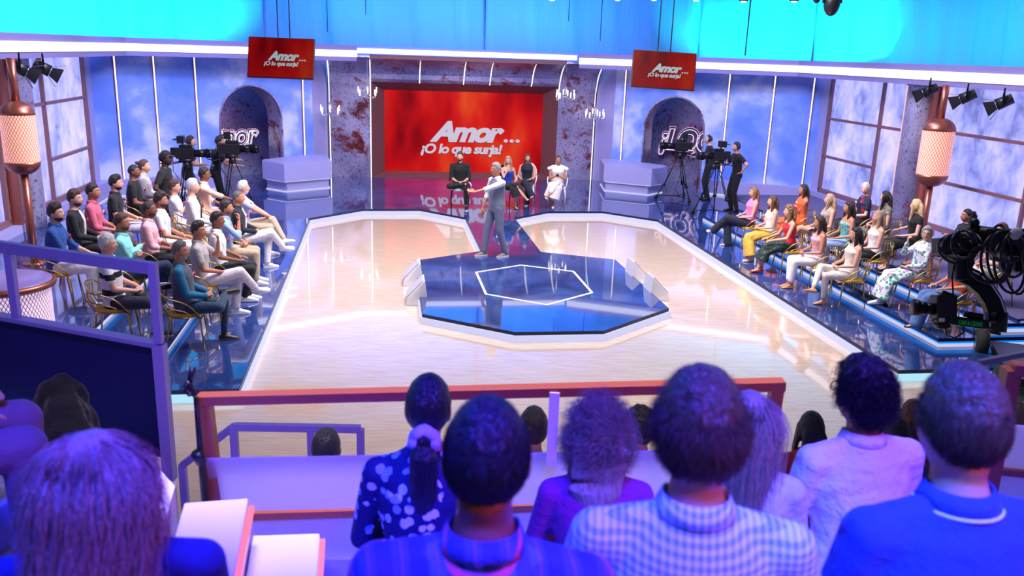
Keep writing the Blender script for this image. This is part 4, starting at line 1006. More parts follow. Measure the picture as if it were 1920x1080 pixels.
# ------------------------------------------------------------------ chandeliers
GLASSC = mat('clear_glass', (.9, .92, .97), .05, 0, 0, None, 0, 30, 1.45, .75); CANDLE = mat('candle_glow', (1, .93, .82), .4, 0, 2.4, (1, .90, .78))
def chandelier(px, u, label):
    c = PU(px[0], px[1], u); e = empty('chandelier', c, 0, label, 'chandelier', 'candle chandeliers hanging beside the portal')
    q = MB(); q.tube([(0, 0, -.12), (0, 0, 3.58-c.z)], .006, 6); q.build('hanging_rod', CHROME, e)
    q = MB(); q.cyl((0, 0, .05), (0, 0, .30), .055, .05, 20); q.build('glass_column', GLASSC, e, True)
    q = MB(); q.lathe([(.002, -.15), (.012, -.12), (.02, -.06), (.045, -.02), (.05, .02), (.05, .05), (.002, .05)], (0, 0, 0), 16); q.build('hub', CHROME, e, True)
    for k in range(8):
        a = 2*PI*k/8+.2; r = .30 if k % 2 else .25; zz = .02 if k % 2 else .10; d = V(math.cos(a), math.sin(a), 0)
        q = MB(); q.tube([d*.03+V(0, 0, 0), d*.12+V(0, 0, -.06), d*.22+V(0, 0, -.11+zz*.5), d*r+V(0, 0, -.09+zz), d*r+V(0, 0, -.03+zz)], .007, 6); q.build('arm', CHROME, e, True)
        q = MB(); q.cyl(d*r+V(0, 0, -.03+zz), d*r+V(0, 0, .12+zz), .017, None, 10); q.build('candle_tube', CANDLE, e, True)
    return e
chandelier((619, 212), .85, 'candle chandelier hanging lowest, left of the left rusted portal panel')
chandelier((689, 178), .85, 'candle chandelier hanging at the inner edge of the left rusted portal panel')
chandelier((1060, 183), .85, 'candle chandelier hanging in front of the right rusted portal panel')
chandelier((1115, 219), .85, 'candle chandelier hanging right of the right rusted portal panel')

# hanging monitors
MONP = m_screen('monitor_picture', .9, .34)
def monitor(tl, tr, br, bl, Z, label, cables):
    A, B, D = PZ(*tl, Z), PZ(*tr, Z*1.0), PZ(*bl, Z*1.0); ex = (B-A); W_ = ex.length; H_ = (D-A).length*.97
    dz = (A-D).normalized(); M = rotm(ex, dz); M.translation = D+(A-D)*.015
    e = empty('hanging_monitor', (0, 0, 0), 0, label, 'monitor'); e.matrix_world = M
    q = MB(); q.box((W_/2, .035, H_/2), (W_, .06, H_)); q.build('casing', BLACK, e, False, .004)
    q = MB(); q.box((W_/2, .0, H_/2), (W_-.03, .014, H_-.03)); q.build('display', MONP, e)
    logo(e, W_, H_, .25, .28, .87, .66, LOGOT, -.013, False)
    Mi = M.inverted()
    for f in cables:
        p = A+ex*f+V(0, .05, 0); q = MB(); q.tube([Mi @ (p+V(0, 0, -.15)), Mi @ V(p.x, p.y, 9.0)], .012, 6); q.build('suspension_cable', BLACK, e)
    return e
monitor((468, 67), (592, 72), (587, 147), (463, 145), 16.5, 'red show-title monitor hanging at the left, in front of the left arch', (.42, .60))
monitor((1184, 91), (1303, 99), (1301, 171), (1183, 163), 17.2, 'red show-title monitor hanging at the right, in front of the right arch', (.42, .62))

# neon lettering inside the niches
NEON = mat('white_neon', (1, .95, 1), .4, 0, 2.0, (1, .93, 1)); NEONP = mat('pink_neon', (1, .5, .8), .4, 0, 1.3, (1, .42, .8))
def neon(txt, sgn, cpx, width, hgt, label):
    A, B = S(dg(-.5, 1.5)[0], dg(-.5, 1.5)[1]*sgn, 0), S(dg(3, 1.5)[0], dg(3, 1.5)[1]*sgn, 0)
    ex = (B-A).normalized()*(1 if sgn > 0 else -1)
    nrm = Vector((-ex.y, ex.x, 0)); r = Vector(ray(*cpx)); C_ = Vector(_C); t = (A-C_).dot(nrm)/r.dot(nrm); c = C_+r*t
    e = empty('neon_sign', (0, 0, 0), 0, label, 'neon sign'); M = rotm(ex, V(0, 0, 1)); M.translation = c; e.matrix_world = M
    t1 = text_mesh('tube_outline', txt, NEON, e, width, hgt, .035, 0, .22, .95, 0, .007); h = max(v.co.z for v in t1.data.vertices); t1.location = (-width/2, 0, -h/2)
    t2 = text_mesh('inner_outline', txt, NEON, e, width*.94, hgt*.86, .005, 0, .22, 1.0, 0, .005); t2.location = (-width*.47, -.01, -h/2+hgt*.07)
    t3 = text_mesh('outer_outline', txt, NEONP, e, width*1.05, hgt*1.12, .075, 0, .22, .92, 0, .006); t3.location = (-width*.525, .05, -h/2-.03)
    t4 = text_mesh('backing', txt, mat('dark_backing', (.05, .03, .10), .4), e, width*1.04, hgt*1.1, .07, .01, .22, .92); t4.location = (-width*.52, .07, -h/2-.03)
neon('Amor', -1, (430, 254), 1.75, .62, 'outlined white neon Amor sign inside the left rusted arch')
neon('\u00a1LQO', 1, (1290, 268), 1.75, .80, 'outlined white neon lettering inside the right rusted arch')

# capsule lamps
PEACH = m_mesh_grid('peach_lamp_mesh', hexc(255, 176, 150), hexc(196, 110, 100), 1.0, 34)
ORLED = mat('orange_light_strip', (1, .5, .25), .4, 0, 1.5, (1, .42, .16))
def uv_cyl(q_pts, r, z0, z1, name, m, parent, n=40):
    me = bpy.data.meshes.new(name); vs = []; fs = []
    for k in range(n): a = 2*PI*k/n; vs += [(r*math.cos(a), r*math.sin(a), z0), (r*math.cos(a), r*math.sin(a), z1)]
    for k in range(n): j = (k+1) % n; fs.append((2*k, 2*j, 2*j+1, 2*k+1))
    me.from_pydata(vs, [], fs); uv = me.uv_layers.new(); H_ = (z1-z0)/(2*PI*r)
    for k in range(n):
        for i, (a, b) in enumerate(((k, 0), (k+1, 0), (k+1, 1), (k, 1))): uv.data[4*k+i].uv = (a/n, b*H_*1.0)
    me.polygons.foreach_set('use_smooth', [True]*len(me.polygons)); me.materials.append(m)
    o = bpy.data.objects.new(name, me); COL.objects.link(o); o.parent = parent; return o
def capsule_lamp(px, v, rpx, label, side):
    c = PV(px[0], px[1], v); Z = (c-Vector(_C)).dot(Vector(_fw)); r = rpx*Z/F_PX; zb = Z3
    e = empty('capsule_lamp', (c.x, c.y, zb), 0, label, 'lamp', 'peach mesh capsule lamps on copper poles'); zc = c.z-zb; hh = r*1.45
    uv_cyl(None, r, zc-hh, zc+hh, 'mesh_shade', PEACH, e)
    for s_, nm in ((1, 'top_cap'), (-1, 'bottom_cap')):
        q = MB(); q.lathe([(r*1.03*math.cos(t), zc+s_*(hh+r*.85*math.sin(t))) for t in [PI/2*k/8*.99 for k in range(9)]][::s_], (0, 0, 0), 32); q.build(nm, COPPER, e, True)
    q = MB(); q.cyl((0, 0, zc+hh+r*.8), (0, 0, 3.5-zb), .06, None, 14); q.build('upper_pole', COPPER, e, True)
    q = MB(); q.cyl((0, 0, 0), (0, 0, zc-hh-r*.8), .06, None, 14); q.cyl((0, 0, 0), (0, 0, .03), .16, None, 20); q.build('pole', COPPER, e, True)
    return e
capsule_lamp((37, 259), -7.7, 30, 'peach glowing mesh capsule lamp on a copper pole by the left windows', -1)
capsule_lamp((1754, 286), 7.9, 28, 'peach glowing mesh capsule lamp on a copper pole by the right windows', 1)
for sgn, u in ((-1, 9.05), (1, 8.75)):
    e = empty('column_light', S(u-.36, 8.70*sgn, Z3), 0, 'orange glowing strip up the %s rusted column' % ('left' if sgn < 0 else 'right'), 'light')
    q = MB(); q.cyl((0, 0, .0), (0, 0, 3.0), .035, None, 10); q.build('light_tube', ORLED, e)
    q = MB(); q.cyl((0, 0, 0), (0, 0, .05), .045, None, 10); q.cyl((0, 0, 3.0), (0, 0, 3.05), .045, None, 10); q.build('end_caps', BLACKM, e)

# barn-door spotlights under the header and lamps in the grid above
def barndoor(px, v, yaw, label):
    c = PV(px[0], px[1], v); e = empty('barndoor_spotlight', c, yaw, label, 'spotlight', 'barn-door spotlights hanging under the header')
    R = Matrix.Rotation(-.5, 3, 'X')
    q = MB(); q.cyl(R @ V(0, -.16, 0), R @ V(0, .10, 0), .085, .10, 18); q.build('housing', BLACK, e, True)
    q = MB(); q.cyl(R @ V(0, .10, 0), R @ V(0, .106, 0), .09, None, 18); q.build('lens', CHROME, e, True)
    q = MB(); q.box((0, 0, .15), (.24, .03, .02)); q.box((.115, 0, .07), (.01, .03, .17)); q.box((-.115, 0, .07), (.01, .03, .17)); q.cyl((0, 0, .15), (0, 0, 3.47-c.z if 3.47-c.z > .2 else .24), .015, None, 8); q.build('yoke', BLACKM, e)
    for k, (dx, dz) in enumerate(((1, 0), (-1, 0), (0, 1), (0, -1))):
        q = MB(); a = R @ V(dx*.09, .11, dz*.09); b = R @ V(dx*.20, .27, dz*.20); t = V(dz, 0, dx); t = R @ V(abs(dz), 0, abs(dx))
        n = V(.002, .002, .002); q.hull8([a-t*.07, a+t*.07, b+t*.12, b-t*.12], [a-t*.07+n, a+t*.07+n, b+t*.12+n, b-t*.12+n]); q.build('barn_door', BLACK, e)
    return e
barndoor((38, 128), -7.95, -1.1, 'leftmost black barn-door spotlight under the left header'); barndoor((82, 128), -7.95, -1.1, 'black barn-door spotlight nearer the left window, under the left header')
barndoor((1742, 170), 7.95, 1.1, 'black barn-door spotlight left of the right column'); barndoor((1812, 182), 7.95, 1.1, 'black barn-door spotlight in front of the right column'); barndoor((1880, 192), 7.95, 1.1, 'rightmost black barn-door spotlight under the right header')
LENSG = mat('lit_lens', (1, 1, 1), .3, 0, 1.5, (.9, .95, 1))
for i, x in enumerate((1035, 1158, 1226, 1305, 1394, 1489)):
    p = PZ(x, -1 if i < 3 else (2 if i > 3 else 0), 16); e = empty('grid_lamp', p, 0, 'small black lamp at the top edge, %s of six along the grid' % ['leftmost', 'second', 'third', 'fourth', 'fifth', 'rightmost'][i], 'lamp', 'small lamps hanging from the lighting grid')
    q = MB(); q.cyl((0, 0, 0), (0, 0, .22), .085, .07, 16); q.cyl((0, 0, .22), (0, 0, .5), .02, None, 8); q.build('housing', BLACK, e, True)
    q = MB(); q.ball((0, 0, 0), (.06, .06, .03), 12, 6); q.build('lens', LENSG, e, True)
for i, (x, y) in enumerate(((1532, -6), (1560, 6))):
    p = PZ(x, y, 14); e = empty('moving_light', p, 0, 'black moving stage light at the top edge, the %s one' % ('smaller left', 'larger right')[i], 'light')
    s_ = .6+.6*i; q = MB(); q.ball((0, 0, 0), (.11*s_, .11*s_, .17*s_), 16, 10); q.build('head', BLACK, e, True)
    q = MB(); q.box((-.12*s_, 0, .15*s_), (.02, .06, .3*s_)); q.box((.12*s_, 0, .15*s_), (.02, .06, .3*s_)); q.box((0, 0, .32*s_), (.28*s_, .16*s_, .08*s_)); q.cyl((0, 0, .3*s_), (0, 0, 1.0), .02, None, 8); q.build('yoke', BLACKM, e)
tr = MB()
for dz in (0, .3):
    for dy in (0, .3): tr.cyl((-6, 15+dy, 6.1+dz), (9, 15+dy, 6.1+dz), .025, None, 8)
for k in range(50): tr.cyl((-6+.3*k, 15+.3*(k % 2), 6.1), (-6+.3*(k+1), 15+.3*((k+1) % 2), 6.4), .012, None, 6)
tag(tr.build('lighting_truss', BLACKM), 'black lattice lighting truss above the stage, over the small lamps', 'truss')
for i, (x, yb, u) in enumerate(((614, 60, -.5), (686, 28, -.5), (1066, 40, -.5), (1125, 78, -.5), (1397, 104, -.2))):
    p = PU(x, yb, u); q = MB(); q.tube([V(0, 0, 0), V(0, 0, 9-p.z)], .012 if i < 4 else .022, 6); o = q.build('hanging_cable', BLACK); o.location = p
    tag(o, 'dark cable hanging before the curtain, %s' % ['just right of the left monitor', 'above the left end of the portal', 'above the right end of the portal', 'between the portal and the right monitor', 'the thick one right of the right monitor'][i], 'cable', 'cables hanging before the curtains')

# hexagon light line on the platform
hx = [(11.40, -.79), (10.90, .07), (11.37, .93), (12.74, .94), (13.39, .08), (12.77, -.78)]
q = MB()
for k in range(6):
    a, b = V(*hx[k], 0), V(*hx[(k+1) % 6], 0); d = (b-a).normalized(); n = V(-d.y, d.x, 0)*.018; c = [a-n, b-n, b+n, a+n]
    q.hull8([S(p.x, p.y, ZS) for p in c], [S(p.x, p.y, ZS+.004) for p in c])
tag(q.build('floor_light_line', LEDTUBE), 'thin white hexagonal light line laid in the blue platform top', 'light')
# wedge speakers
def wedge(px, yaw, label):
    e = empty('wedge_speaker', at(px[0], px[1], 0), yaw, label, 'speaker', 'white wedge speakers beside the platform')
    q = MB(); a = [(-.22, -.17, 0), (.22, -.17, 0), (.22, .17, 0), (-.22, .17, 0)]; b = [(-.20, -.15, .12), (.20, -.15, .12), (.20, .12, .40), (-.20, .12, .40)]; q.hull8(a, b); q.build('cabinet', WHITE, e, False, .01)
    q = MB(); q.hull8([(-.18, -.152, .125), (.18, -.152, .125), (.18, .10, .385), (-.18, .10, .385)], [(-.18, -.16, .133), (.18, -.16, .133), (.18, .092, .393), (-.18, .092, .393)]); q.build('grille', mat('speaker_grille', hexc(190, 184, 200), .7), e)
wedge((774, 531), STAGE_ROT-PI/2, 'white wedge speaker left of the platform, the farther one'); wedge((781, 566), STAGE_ROT-PI/2, 'white wedge speaker left of the platform, the nearer one')
wedge((1192, 527), STAGE_ROT+PI/2, 'white wedge speaker right of the platform, the farther one'); wedge((1228, 558), STAGE_ROT+PI/2, 'white wedge speaker right of the platform, the nearer one')

# copper drum table at the left
c = at(6, 527, 1.0); r_ = (at(97, 520, 1.0)-c).length; e = empty('drum_table', (c.x, c.y, Z3), 0, 'round copper drum table with glowing diamond mesh sides behind the blue railing', 'table')
q = MB(); q.lathe([(.01, .50), (r_, .50), (r_*1.02, .52), (r_*1.02, .585), (r_*.98, .60), (.01, .60)], (0, 0, 0), 48); q.build('tabletop', mat('lilac_tabletop', hexc(150, 130, 200), .3), e, True)
q = MB(); q.tube([(r_*1.03*math.cos(t), r_*1.03*math.sin(t), .55) for t in [2*PI*k/48 for k in range(48)]], .04, 8, True); q.build('rim', COPPER, e, True)
uv_cyl(None, r_*.97, .0, .5, 'mesh_side', m_mesh_grid('pale_diamond_mesh', hexc(240, 214, 240), hexc(150, 84, 90), .8, 70), e, 56)
# long black rod lying on the right tier and short stick
q = MB(); a, b = at(1588, 533, Z2+.02), at(1664, 572, Z2+.02); q.tube([V(0, 0, 0), b-a], .02, 8); o = q.build('cable_cover', BLACK); o.location = a; tag(o, 'black strip lying on the second blue tier behind the person in cream', 'cable cover')
q = MB(); a, b = at(1825, 580, Z3), at(1836, 556, Z3+.12); q.tube([V(0, 0, .015), b-a], [.022, .015], 8); o = q.build('microphone', BLACK); o.location = a; tag(o, 'black handheld stick leaning on the tier beside the camera crane', 'microphone')

# ------------------------------------------------------------------ camera crane with remote head
ZC = 8.0
def CP(x, y, dz=0): return PZ(x, y, ZC+dz)
o0 = CP(1872, 600); ce = empty('camera_crane', (o0.x, o0.y, 0), 0, 'black camera crane with curved arm, remote head and hanging cables at the right', 'camera crane'); co = Vector((o0.x, o0.y, 0))
def cpart(q, name, m, sm=True, bev=0, parent=None):
    q.v = [tuple(Vector(p)-co) for p in q.v]; return q.build(name, m, parent or ce, sm, bev)
# curved arm: rectangular section swept along an arc
arc = [(1800, 512), (1822, 522), (1843, 540), (1858, 562), (1866, 585), (1867, 612)]
def ribbon(pts, w, d, z=0):
    q = MB(); P_ = [CP(*p, z) for p in pts]; secs = []
    for i, p in enumerate(P_):
        t = (P_[min(i+1, len(P_)-1)]-P_[max(i-1, 0)]).normalized(); f = Vector(_fw); n = t.cross(f).normalized(); f = n.cross(t).normalized()
        secs.append([p+n*w/2+f*d/2, p-n*w/2+f*d/2, p-n*w/2-f*d/2, p+n*w/2-f*d/2])
    q.loft(secs); return q
cpart(ribbon(arc, .17, .10), 'curved_arm', BLACKM, False, .01)
cpart(ribbon([(x+10+i*.6, y-7+i*1.2) for i, (x, y) in enumerate(arc)], .015, .11), 'arm_edge', CHROME, False)
cpart(ribbon([(1868, 609), (1830, 607), (1792, 602), (1770, 598)], .085, .20), 'lower_arm', BLACK, False, .01)
q = MB(); q.cyl(CP(1868, 585), CP(1866, 622), .10, .095, 20); q.cyl(CP(1866, 622), CP(1865, 627), .05, None, 14); cpart(q, 'arm_joint', BLACK)
q = MB(); q.tube([CP(1808, 588, -.05), CP(1840, 594, -.05), CP(1842, 602, -.05), CP(1815, 600, -.05)], .03, 8); cpart(q, 'cable_tray', BLACK)
q = MB(); q.box((0, 0, 0), (.30, .16, .30)); 
def cam_box(c, size): 
    q = MB(); R = Matrix((Vector(_rt), Vector(_fw), Vector(_up))).transposed(); q.box(c, size, 0, R); return q
cpart(cam_box(CP(1769, 579), (.19, .16, .26)), 'camera_body', BLACK, False, .015)
cpart(cam_box(CP(1766, 607), (.13, .12, .10)), 'camera_base', BLACK, False, .03)
q = MB(); q.cyl(CP(1751, 580), CP(1734, 578), .055, .055, 20); q.cyl(CP(1734, 578), CP(1722, 577), .062, .065, 20); q.cyl(CP(1722, 577), CP(1712, 576), .075, .08, 20); cpart(q, 'camera_lens', BLACKM)
q = MB(); q.tube([CP(1755, 565, -.03), CP(1770, 548, -.03), CP(1790, 556, -.03)], .02, 8); q.tube([CP(1758, 566, -.05), CP(1783, 566, -.05)], .012, 8); cpart(q, 'top_handle', BLACKM)
# text on the lower arm
a_, b_ = CP(1797, 608, -.13), CP(1842, 613, -.13); W_ = (b_-a_).length
te = text_mesh('lettering', 'CAM & CRANE', mat('green_lettering', hexc(10, 150, 60), .5, 0, .10, (.0, .5, .15)), ce, W_, .042, .02, .003, 0, 1.0); M = rotm(b_-a_, Vector(_up)); M.translation = a_-co; te.matrix_local = M  # lettering given a faint glow of its own, though no lamp
te = text_mesh('number_label', '1', WHITE, ce, .014, .04, .04, .003, 0, 1.0); M = rotm(Vector(_rt), Vector(_up)); M.translation = CP(1855, 613, -.12)-co; te.matrix_local = M
cpart(cam_box(CP(1766, 600, -.10), (.05, .005, .035)), 'white_label', TAGM, False); cpart(cam_box(CP(1860, 604, -.11), (.07, .005, .02)), 'grey_label', mat('grey_label', hexc(110, 104, 100), .5), False)
# remote head
cpart(cam_box(CP(1800, 500), (.16, .18, .26)), 'pan_motor', BLACK, False, .02)
cpart(cam_box(CP(1790, 462), (.34, .22, .16)), 'head_electronics', BLACK, False, .015)
cpart(cam_box(CP(1782, 468, -.12), (.24, .01, .05)), 'control_panel', mat('grey_panel', hexc(60, 62, 80), .4), False)
q = MB(); q.ball(CP(1812, 492), .07, 14, 8); cpart(q, 'red_clamp', mat('dark_red_metal', hexc(120, 10, 24), .4))
q = MB(); q.cyl(CP(1812, 436), CP(1803, 468), .06, .08, 16); q.ball(CP(1826, 418), .05, 14, 8); q.cyl(CP(1782, 450), CP(1830, 432), .05, None, 14); cpart(q, 'tilt_post', BLACK)
cpart(cam_box(CP(1862, 452), (.22, .20, .22)), 'control_box', BLACK, False, .02); cpart(cam_box(CP(1892, 456), (.28, .24, .26)), 'control_box', BLACK, False, .02)
cpart(cam_box(CP(1915, 482, .2), (.30, .3, .30)), 'counter_box', BLACKM, False, .03)
q = MB(); q.ball(CP(1905, 438, -.2), (.06, .03, .06), 14, 8); cpart(q, 'white_reflector', WHITE)
q = MB(); q.tube([CP(1830, 440), CP(1900, 452), CP(2050, 470), CP(2300, 560)], [.09, .10, .12, .14], 12); cpart(q, 'boom', BLACKM)
rnd = random.Random(5)
def loop(cx, cy, rx, ry, r=.020, z=0, name='cable_loop', n=20, tilt=0):
    q = MB(); q.tube([CP(cx+rx*math.cos(t)*math.cos(tilt)-ry*math.sin(t)*math.sin(tilt), cy+rx*math.cos(t)*math.sin(tilt)+ry*math.sin(t)*math.cos(tilt), z+.05*math.sin(t*3)) for t in [2*PI*k/n for k in range(n)]], r, 7, True); cpart(q, name, mat('blue_black_rubber', (.012, .014, .035), .35))
for cx, cy, rx, ry, tl, z in ((1796, 462, 30, 24, 0, -.15), (1792, 468, 36, 26, .3, -.1), (1806, 458, 24, 26, -.2, -.2), (1814, 452, 26, 18, .5, -.12), (1866, 482, 28, 46, .15, -.1), (1872, 476, 24, 54, .0, -.05), (1895, 500, 28, 50, -.15, -.1), (1905, 498, 22, 54, -.1, 0), (1886, 462, 32, 30, .4, -.2), (1902, 476, 26, 44, .1, -.2), (1850, 496, 40, 34, .5, -.15)): loop(cx+rnd.uniform(-3, 3), cy, rx, ry, .013, z, 'cable_loop', 22, tl)
for pts in (((1768, 600), (1775, 628), (1790, 634), (1806, 624), (1808, 604)), ((1766, 612), (1752, 606), (1748, 600), (1756, 597)), ((1795, 460), (1785, 520), (1788, 560))):
    q = MB(); q.tube([CP(x, y, -.05) for x, y in pts], .008, 6); cpart(q, 'thin_cable', BLACK)
# crane dolly (mostly outside the picture) carrying the boom
wc = at(1876, 718, .22)
q = MB(); ex = Vector(_rt); R3 = Matrix.Rotation(-.35, 3, 'Z')
def wheel(c, name='dolly_wheel'):
    ax = R3 @ V(1, 0, 0); q = MB(); secs = []; n = 26
    u_ = V(0, 0, 1); w_ = ax.cross(u_).normalized()
    for r, a in ((.09, -.07), (.17, -.08), (.215, -.05), (.22, 0), (.215, .05), (.17, .08), (.09, .07)): secs.append([c+ax*a+(u_*math.cos(t)+w_*math.sin(t))*r for t in [2*PI*k/n for k in range(n)]])
    q.loft(secs); wo = cpart(q, name, mat('tyre_rubber', (.02, .02, .022), .8, 0, 0, None, .6, 60))
    q = MB(); q.cyl(c-ax*.075, c+ax*.075, .10, .10, 20); q.v = [tuple(Vector(p)-co) for p in q.v]; q.build('hub', mat('grey_metal', (.25, .25, .27), .4, .7), wo)
wheel(wc); wheel(wc+R3 @ V(1.2, 0, 0)); wheel(wc+R3 @ V(0, 1.6, 0)); wheel(wc+R3 @ V(1.2, 1.6, 0))
q = MB(); q.box(wc+R3 @ V(.8, .8, .02), (1.4, 1.5, .10), -.35); q.box(wc+R3 @ V(1.3, .6, .2), (.5, .6, .35), -.35); cpart(q, 'dolly_frame', BLACKM, False)
bc = wc+R3 @ V(1.5, .9, 0); q = MB(); q.cyl(bc+V(0, 0, .1), V(bc.x, bc.y, 1.75), .09, .07, 16); cpart(q, 'dolly_post', BLACKM)
q = MB(); q.tube([V(bc.x, bc.y, 1.72), CP(2300, 560), ], .08, 10); cpart(q, 'boom_joint', BLACKM)

# ------------------------------------------------------------------ the men on the left tiers
YM, YW = STAGE_ROT-PI/2+.10, STAGE_ROT+PI/2-.10
C = cloth
def seat_person(px, floor, yaw, sp, short, chair=True, dyaw=0):
    yaw += math.radians(dyaw); b, o = place(px, floor, yaw, sp)
    if chair: chair_at(o, yaw, 'gold wire chair under the %s' % short, sp.get('s', .94 if sp.get('fem') else 1.0))
    return b
DEN = C('navy_denim', (40, 52, 84), .9, .6); KHA = C('khaki', (176, 158, 134)); WHP = C('white_twill', (226, 222, 230)); BKP = C('black_twill', (18, 18, 24)); NVY = C('navy', (22, 26, 52))
BSHOE = C('black_leather', (16, 15, 18), .35, .1); BOOT = C('dark_boot', (34, 28, 28), .4, .2); GSOLE = C('grey_sole', (96, 84, 80)); TANSH = C('tan_leather', (190, 140, 100), .4, .1); REDSH = C('red_leather', (190, 20, 40), .3, .1); SILV = C('silver_leather', (210, 206, 214), .3, .1)
def tattoo(child, nm, d):
    pass
